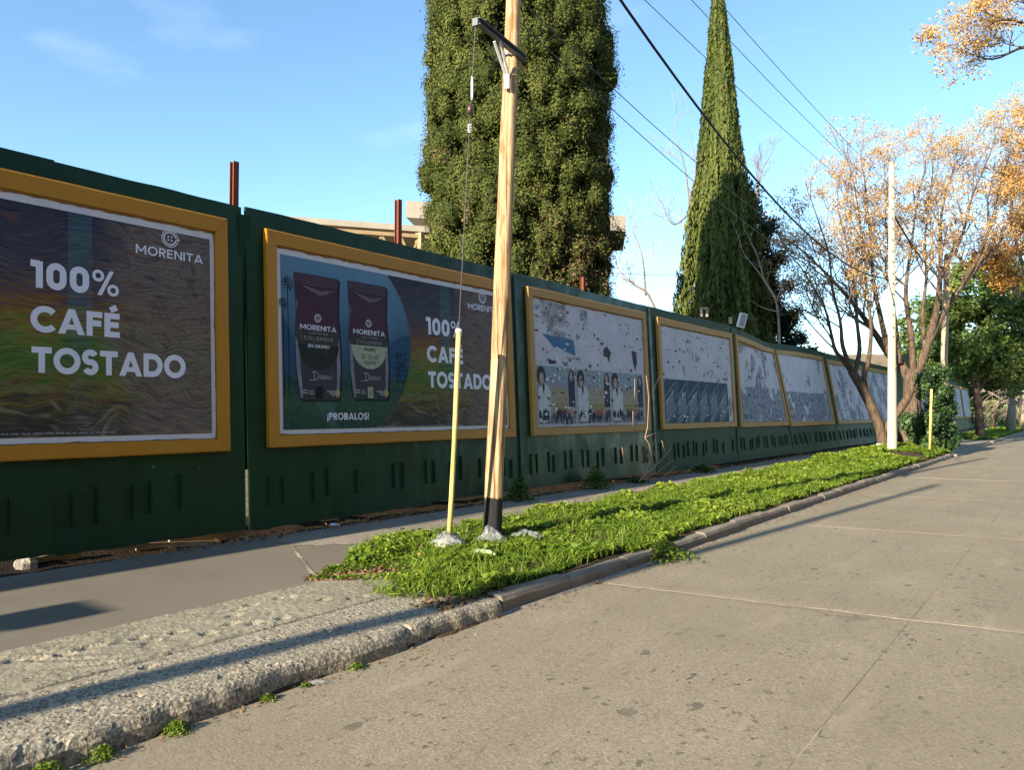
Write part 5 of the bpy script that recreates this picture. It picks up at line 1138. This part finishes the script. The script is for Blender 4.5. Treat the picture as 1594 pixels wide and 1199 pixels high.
tree('bare_sapling', limbs[0][0][0], 'slender pale leafless sapling in front of the dark conifer', 67, limbs, [dict(n=2, L=.6, kids=(2, 2, 0)), dict(n=3, L=.4, kids=(2, 0, 0), maxlev=1), dict(n=2, L=.4, kids=(2, 0, 0), maxlev=1), dict(n=3, L=.5, kids=(2, 0, 0), maxlev=1), None, None], None, 'pale_twig', 'pale_twig', 'bare trees behind the fence')
# evergreen broadleaf street tree
ev = empty('evergreen_tree', (-4.7, 49, .1), 'leafy green evergreen tree with a forked trunk beyond the far driveway', 'tree', 'street trees'); G_ = 43.0
g_ = Grow(71); g_.limb(PX([(1526, 684), (1524, 640), (1520, 605), (1524, 560)], G_), .27, .2); g_.limb(PX([(1522, 615), (1512, 590), (1500, 560)], G_), .15, .1); g_.limb(PX([(1522, 610), (1540, 580), (1552, 540)], G_), .14, .08)
g_.w.obj('trunk', MAT['bark'], ev, smooth=True)
bl = []
while len(bl) < 150:
    x, y = rg.uniform(1440, 1625), rg.uniform(395, 600)
    e = ((x - 1535) / 95) ** 2 + ((y - 505) / 105) ** 2
    if e > 1 + .3 * fn(x * .03, y * .03) or (y > 560 and x < 1480): continue
    bl.append((at(x, y, G_ + rg.normal() * 1.4), rg.uniform(.35, .75)))
blob_crown('crown', ev, bl, 230, .125, 'evergreen', rg, .62, .45)
ev2 = empty('evergreen_tree', at(1640, 700, 52), 'pale green tree at the right edge of the picture', 'tree', 'street trees')
MB().tube(PX([(1640, 680), (1632, 560)], 50), [.2, .1], 8).obj('trunk', MAT['bark'], ev2, smooth=True)
blob_crown('crown', ev2, [(at(rg.uniform(1575, 1680), rg.uniform(470, 610), 50 + rg.normal()), rg.uniform(.4, .7)) for _ in range(60)], 200, .12, 'pale_leaf', rg, .5, .4)
# ivy bush at the foot of the trees
iv = empty('ivy_bush', (-4.7, 30.3, .2), 'dark green ivy covered bush right of the white pole', 'bush'); I_ = 27.6; bl = []
while len(bl) < 80:
    x, y = rg.uniform(1404, 1496), rg.uniform(575, 712)
    wx = 44 * (1 - .25 * abs(y - 665) / 60)
    if abs(x - 1450 + (y - 640) * .02) > wx + 5 * fn(y * .08, 3): continue
    if y > 690 and x < 1430: continue
    if y < 645 and x < 1434: continue
    bl.append((at(x, y, I_ + rg.normal() * .35), rg.uniform(.16, .32)))
blob_crown('foliage', iv, bl, 190, .055, 'ivy', rg, .5, .4, .35, .8)
b = MB()
for x in (1425, 1450, 1470): b.tube(PX([(x, 712), (x + 5, 660), (x, 600)], I_), [.05, .04, .02], 6)
b.obj('stems', MAT['bark'], iv)
b = MB()
for k in range(5): b.tube(PX([(1424 + k * 2, 560), (1428 + k * 7, 480 - k * 6)], 30.5), [.05, .03], 5)
# far street trees
def far_tree(px_, py_, D, h, w, label, seed, mat='evergreen', trunk=.2, bare=False):
    basep = at(px_, py_, D); o = empty('street_tree', basep, label, 'tree', 'street trees'); r_ = np.random.default_rng(seed)
    MB().tube([basep - np.array([0, 0, .3]), basep + np.array([.1, 0, h * .25]), basep + np.array([.2, .1, h * .5])], [trunk, trunk * .8, trunk * .4], 8).obj('trunk', MAT['bark' if not bare else 'pale_twig'], o, smooth=True)
    if bare:
        g2_ = Grow(seed)
        for q in range(7):
            a_ = q * 2.4; v = np.array([math.cos(a_) * .9, math.sin(a_) * .9, .9]); g2_.grow(basep + np.array([.1, 0, h * .28]), v, h * .36, .05, 0, 2, (5, 5, 0), .9, -.22)
        g2_.t.obj('branches', MAT['pale_twig'], o)
    else: blob_crown('crown', o, [(basep + np.array([r_.normal() * w * .4, r_.normal() * w * .4, h * .45 + r_.normal() * h * .22]), r_.uniform(.5, .95)) for _ in range(60)], 150, .2, mat, r_, .45, .4)
far_tree(1573, 672, 56, 6.5, 3, 'leafless weeping street tree past the evergreen', 81, bare=True, trunk=.33)
far_tree(1592, 668, 62, 7.5, 3, 'second leafless street tree at the right edge', 82, bare=True, trunk=.25)
far_tree(1610, 662, 80, 9, 5, 'distant leafy street tree beyond the leafless ones', 83)
for k in range(6):
    far_tree(1500 + k * 24, 652, 96 + 7 * k, 8 + 2 * (k % 2), 5.5, '%s tree of the distant row closing the street' % ['leftmost', 'second', 'third', 'fourth', 'fifth', 'rightmost'][k], 90 + k)
far_tree(1545, 660, 66, 9.5, 4.5, 'mid green tree filling the gap right behind the evergreen', 98)
far_tree(1440, 640, 62, 8, 4, 'mid green tree behind the fence at the thick trunked tree', 99)
far_tree(1476, 640, 70, 9, 4, 'leafy tree behind the fence seen left of the evergreen trunk', 97)

# ------------------------------------------------------------------ old building behind the fence
bd = empty('old_building', at(640, 600, 24), 'derelict building with a flat canopy roof half hidden by the broad cypress', 'building')
def beam(a, c, w, h, name, mat, updir=(0, 0, 1)):
    a, c = np.array(a), np.array(c); d = c - a; L_ = np.linalg.norm(d); d /= L_; u = np.array(updir, float); s_ = np.cross(d, u); s_ /= np.linalg.norm(s_); u = np.cross(s_, d)
    MB().box((a + c) / 2, (L_, w, h), [d, s_, u]).obj(name, mat, bd)
zr = 6.6
a_ = at(420, 334, 20.0); c_ = at(690, 353, 21.4); c_[2] = a_[2]; back = np.array([-.55, .83, 0]) * 5
d = c_ - a_; 
q = MB(); q.add([a_, c_, c_ + back, a_ + back, a_ - [0, 0, .16], c_ - [0, 0, .16], c_ + back - [0, 0, .16], a_ + back - [0, 0, .16]], [(0, 1, 2, 3), (7, 6, 5, 4), (0, 4, 5, 1), (1, 5, 6, 2), (2, 6, 7, 3), (3, 7, 4, 0)]); q.obj('canopy_roof', MAT['plaster'], bd)
beam(a_ - [0, 0, .30], c_ - [0, 0, .30], .12, .10, 'edge_beam', MAT['wood'])
beam(a_ - [0, 0, .80], c_ - [0, 0, .80], .10, .08, 'lower_beam', MAT['rust'])
for k in range(9):
    u = k / 9 + .03; p0 = a_ + d * u; p1 = a_ + d * (u + .045); p2 = a_ + d * (u + .09)
    beam(p0 - [0, 0, .78], p1 - [0, 0, .34], .06, .06, 'truss_bar', MAT['wood']); beam(p1 - [0, 0, .34], p2 - [0, 0, .78], .06, .06, 'truss_bar', MAT['wood'])
p_ = at(655, 400, 21.2); beam((p_[0], p_[1], 2), (p_[0], p_[1], a_[2] - .2), .22, .22, 'column', MAT['wood'], (1, 0, 0))
w0 = at(662, 400, 22.5); w1 = at(760, 400, 23.5)
q = MB(); n_ = np.array([-.5, .85, 0]) * .3
q.add([(w0[0], w0[1], 1), (w1[0], w1[1], 1), (w1[0], w1[1], 6.9), (w0[0], w0[1], 6.9), (w0[0] + n_[0], w0[1] + n_[1], 1), (w1[0] + n_[0], w1[1] + n_[1], 1), (w1[0] + n_[0], w1[1] + n_[1], 6.9), (w0[0] + n_[0], w0[1] + n_[1], 6.9)], [(0, 1, 2, 3), (5, 4, 7, 6), (1, 5, 6, 2), (4, 0, 3, 7), (3, 2, 6, 7)]); q.obj('wall', MAT['brick'], bd)
s0 = at(632, 312, 22.8); s1 = at(974, 337, 24.6); s1[2] = s0[2]; back2 = np.array([-.5, .86, 0]) * 3
q = MB(); t_ = .50; q.add([s0, s1, s1 + back2, s0 + back2, s0 - [0, 0, t_], s1 - [0, 0, t_], s1 + back2 - [0, 0, t_], s0 + back2 - [0, 0, t_]], [(0, 1, 2, 3), (7, 6, 5, 4), (0, 4, 5, 1), (1, 5, 6, 2), (2, 6, 7, 3), (3, 7, 4, 0)]); q.obj('roof_slab', MAT['plaster'], bd)
w2 = empty('lot_wall', at(1340, 545, 44), 'low pale wall behind the fence seen under the bare trees', 'wall')
e0, e1 = at(1236, 552, 44), at(1420, 552, 46); MB().add([(e0[0], e0[1], 0), (e1[0], e1[1], 0), e1, e0, (e0[0] - .2, e0[1] + .2, 0), (e1[0] - .2, e1[1] + .2, 0), e1 + [-.2, .2, 0], e0 + [-.2, .2, 0]], [(0, 1, 2, 3), (5, 4, 7, 6), (3, 2, 6, 7), (1, 5, 6, 2), (4, 0, 3, 7)]).obj('wall_body', M('stained_plaster', .9, .1, (.24, .205, .16)).m, w2)

# fittings on top of the fence
fl = empty('floodlight', at(1155, 508, 21.6), 'white box floodlight tilted on top of the fence', 'floodlight')
c = at(1155, 499, 21.6); ax = np.array([_R * .94 + np.array([0, 0, -.25]), -_F, np.array([0, 0, 1.])]); ax[0] /= np.linalg.norm(ax[0]); ax[2] = np.cross(ax[0], ax[1]); 
MB().box(c, (.20, .14, .40), ax).obj('lamp_housing', MAT['white_paint'], fl); MB().box(c + ax[1] * .075, (.15, .012, .34), ax).obj('lamp_glass', M('lamp_glass', .2, .5, (.35, .36, .36)).m, fl)
MB().tube([c - [0, 0, .18], c - [0, 0, .36]], .02, 6).obj('bracket', MAT['steel'], fl)
fb = empty('fence_bracket', at(1097, 495, 19.2), 'pale bracket with a hole on top of the fence', 'bracket'); c = at(1096, 487, 19.2)
for s_ in (-1, 1): MB().box(c + _R * .07 * s_, (.05, .06, .2), [_R, -_F, np.array([0, 0, 1.])]).obj('bracket_leg', MAT['plaster'], fb)
MB().box(c + [0, 0, .11], (.2, .06, .05), [_R, -_F, np.array([0, 0, 1.])]).obj('bracket_bar', MAT['plaster'], fb)
b = MB(); b.box(at(1137, 500, 20.4), (.07, .07, .14)); b.box(at(1137, 495, 20.4), (.09, .09, .03)); b.obj('post_cap', MAT['plaster'], label='small pale post end poking above the fence left of the floodlight', cat='post')

# ------------------------------------------------------------------ weeds, dry shrub, litter
ds = empty('dry_shrub', (-7.15, 14.2, .16), 'dry leafless shrub sprouting at the foot of the fence', 'shrub')
def sx(l, X=-7.1): return [on_x(x, y, X) for x, y in l]
stems = [[(1000, 748), (1010, 735), (1030, 716), (1045, 697), (1040, 680)], [(1024, 718), (1014, 700), (1020, 683)], [(1036, 706), (1030, 686)], [(1005, 742), (1025, 735), (1049, 715)], [(1000, 746), (1030, 745), (1052, 726)], [(995, 750), (1006, 735), (1014, 710), (1010, 690), (1004, 682), (1008, 665), (1010, 620), (1006, 585)], [(988, 745), (987, 700), (988, 640), (988, 590)], [(988, 730), (986, 690), (985, 640)], [(975, 735), (970, 710), (968, 697)], [(992, 748), (1000, 715), (1001, 703)], [(1012, 720), (1004, 700), (1004, 690)], [(1004, 681), (1022, 674)], [(1023, 718), (1024, 705)], [(1000, 744), (998, 725), (1000, 690)]]
for k, l in enumerate(stems): MB().tube(sx(l, -7.15 + .12 * (k % 3)), np.linspace(.016 if k in (0, 3, 4, 5) else .011, .006, len(l)), 5).obj('stem', MAT['dry'], ds, smooth=True)
MB().tube(sx([(1017, 610), (1024, 590), (1033, 575)], -7.3), [.012, .01, .006], 5).obj('stem', MAT['dry'], ds)
def weed(X, Y, Z, r, h, n, label, mat='weed', leaf=.03, seed=0):
    r_ = np.random.default_rng(seed + 300); v = r_.normal(size=(n, 3)) * .5; C = np.stack([X + v[:, 0] * r, Y + v[:, 1] * r, Z + h * r_.random(n) ** .8 * np.exp(-(v[:, 0] ** 2 + v[:, 1] ** 2))], 1)
    o = empty('weed', (X, Y, Z), label, 'weed', 'weeds growing from cracks'); Nn = r_.normal(size=(n, 3)) * .6; Nn[:, 2] += .7
    leaf_obj('leaves', C, Nn, r_.uniform(.6, 1.2, n) * leaf, r_.uniform(.3, .6, n) * leaf, r_.random(n), MAT[mat], o, rng=r_)
    b = MB()
    for k in range(5): b.tube([(X, Y, Z - .02), (X + r_.normal() * r * .3, Y + r_.normal() * r * .3, Z + h * .7)], .003, 3)
    b.obj('stems', MAT['weed'], o)
for k, (x, y, r, h, n, lf, lab) in enumerate([(240, 1122, .10, .10, 420, .013, 'weed tuft at the broken lower edge of the kerb, left of centre foreground'), (395, 1080, .07, .06, 220, .012, 'small weed tuft in the kerb gap below the shadow stripe'), (530, 1032, .08, .06, 240, .012, 'weed tuft where the kerb face is hollowed'), (135, 1165, .09, .10, 420, .013, 'weed tuft near the lower left corner'), (40, 1188, .12, .12, 420, .013, 'weed tuft in the lower left corner of the picture'), (455, 1060, .05, .04, 120, .011, 'tiny weed sprig between two kerb tufts'), (880, 900, .05, .05, 110, .012, 'sparse dry weed at the foot of the kerbstones')]):
    p_ = on_z(x, y, .01); weed(max(p_[0], KX + .03) + .03, p_[1], .0, r * .62, h * .62, n, lab, 'clover' if k != 6 else 'deadleaf', lf * .75, k)
p_ = on_z(1035, 862, .02); weed(-3.66, 7.55, .0, .30, .22, 1500, 'lush clover spilling over a gap in the kerbstones', 'clover', .022, 20)
for k, (x, y, r, h, lab) in enumerate([(928, 742, .22, .42, 'dark leafy weed at the foot of the fence left of the dry shrub'), (808, 752, .18, .40, 'dark leafy weed at the foot of the fence beside the wooden pole'), (1093, 728, .25, .18, 'low weed at the foot of the fence right of the dry shrub'), (990, 744, .18, .12, 'low weed under the dry shrub')]):
    p_ = on_x(x, y, -7.22); weed(-7.22, p_[1], .15, r, h, 420, lab, 'weed', .04, 40 + k)
for k, (x, y, z, r, sq, lab) in enumerate([(521, 819, .16, .05, (1.5, 1, .45), 'crumpled white wrapper on the shaded pavement'), (40, 884, .16, .10, (1, 1, .9), 'pale round stone under the fence at the left edge'), (1040, 733, .16, .06, (1.4, 1, .5), 'white scrap beside the dry shrub'), (1180, 712, .16, .08, (1.5, 1, .5), 'pale stone by the fence foot below the sagging section')]):
    p_ = on_z(x, y, z); rock((p_[0], p_[1], z + r * .2), r, k * 2.3 + 1, sq, 10).obj('stone' if 'stone' in lab else 'wrapper', MAT['stone'] if 'stone' in lab else MAT['white_paint'], smooth=False, label=lab, cat='stone' if 'stone' in lab else 'litter')
p_ = on_z(493, 1063, .012); MB().add([(p_[0] - .05, p_[1] - .02, .012), (p_[0] + .02, p_[1] - .04, .014), (p_[0] + .06, p_[1] + .03, .02), (p_[0] - .02, p_[1] + .03, .024), (p_[0], p_[1], .03)], [(0, 1, 4), (1, 2, 4), (2, 3, 4), (3, 0, 4)]).obj('plastic_scrap', MAT['film'], label='flat grey plastic scrap in the gutter by the weeds', cat='litter')
for k, (x, y, lx, lab) in enumerate([(250, 848, 1.3, 'weathered plank under the left fence section'), (330, 838, .9, 'broken pale batten by the fence joint'), (90, 873, .5, 'splintered board end under the fence near the left edge')]):
    p_ = on_z(x, y, .2); MB().box((-7.56 - .05 * k, p_[1], .20), (.03, lx, .05 + .02 * k), [np.array([1, 0, 0]), np.array([0, .995, .1 * (k - 1)]), np.array([0, -.1 * (k - 1), .995])]).box((-7.66, p_[1] + .1, .17), (.02, lx * .5, .03)).obj('plank', MAT['wood'], label=lab, cat='plank')

# ------------------------------------------------------------------ unseen houses added across from the fence to cut its sky light
for k, (y0, y1, h, x0, lab) in enumerate([(-34, -20.3, 9.4, 5.9, 'unseen brick building behind the viewpoint, added to cut sky light, farthest down the street'), (-20, -8.3, 8.8, 6.4, 'unseen plastered building behind the viewpoint, added to cut sky light'), (-8, 4.2, 9.8, 6.0, 'unseen tall brick building opposite the coffee billboards, added to cut sky light'), (4.5, 15.7, 8.6, 6.3, 'unseen low brick building opposite the event posters, added to cut sky light'), (16, 30, 9.6, 7.1, 'unseen brick building opposite the sagging fence, added to cut sky light')]):
    h_ = empty('sky_block_house', (x0, (y0 + y1) / 2, 0), lab, 'sky_block_house', 'houses added across the street to cut sky light'); mt = MAT['brick']
    MB().box((x0 + 4, (y0 + y1) / 2, h / 2), (8, y1 - y0, h)).obj('wall', mt, h_)
    MB().add([(x0 - .4, y0, h + .01), (x0 - .4, y1, h + .01), (x0 + 4, y1, h + 2), (x0 + 4, y0, h + 2), (x0 + 8.4, y0, h + .01), (x0 + 8.4, y1, h + .01)], [(0, 1, 2, 3), (3, 2, 5, 4), (0, 3, 4), (1, 5, 2), (0, 4, 5, 1)]).obj('roof', MAT['rust'], h_)
    for q in range(3):
        yc = y0 + (y1 - y0) * (q + .5) / 3
        w_ = MB().box((x0 - .01, yc, 1.9), (.06, 1.2, 1.4)).obj('window', MAT['steel'], h_)
    MB().box((x0 - .012, y0 + 1.0, 1.1), (.07, .95, 2.1)).obj('door', MAT['wood'], h_)
MB().grid([[(x, y, .12) for y in np.linspace(-40, 120, 30)] for x in (4.0, 5.2, 6.6)]).obj('opposite_sidewalk', MAT['walk_old'], kind='structure')
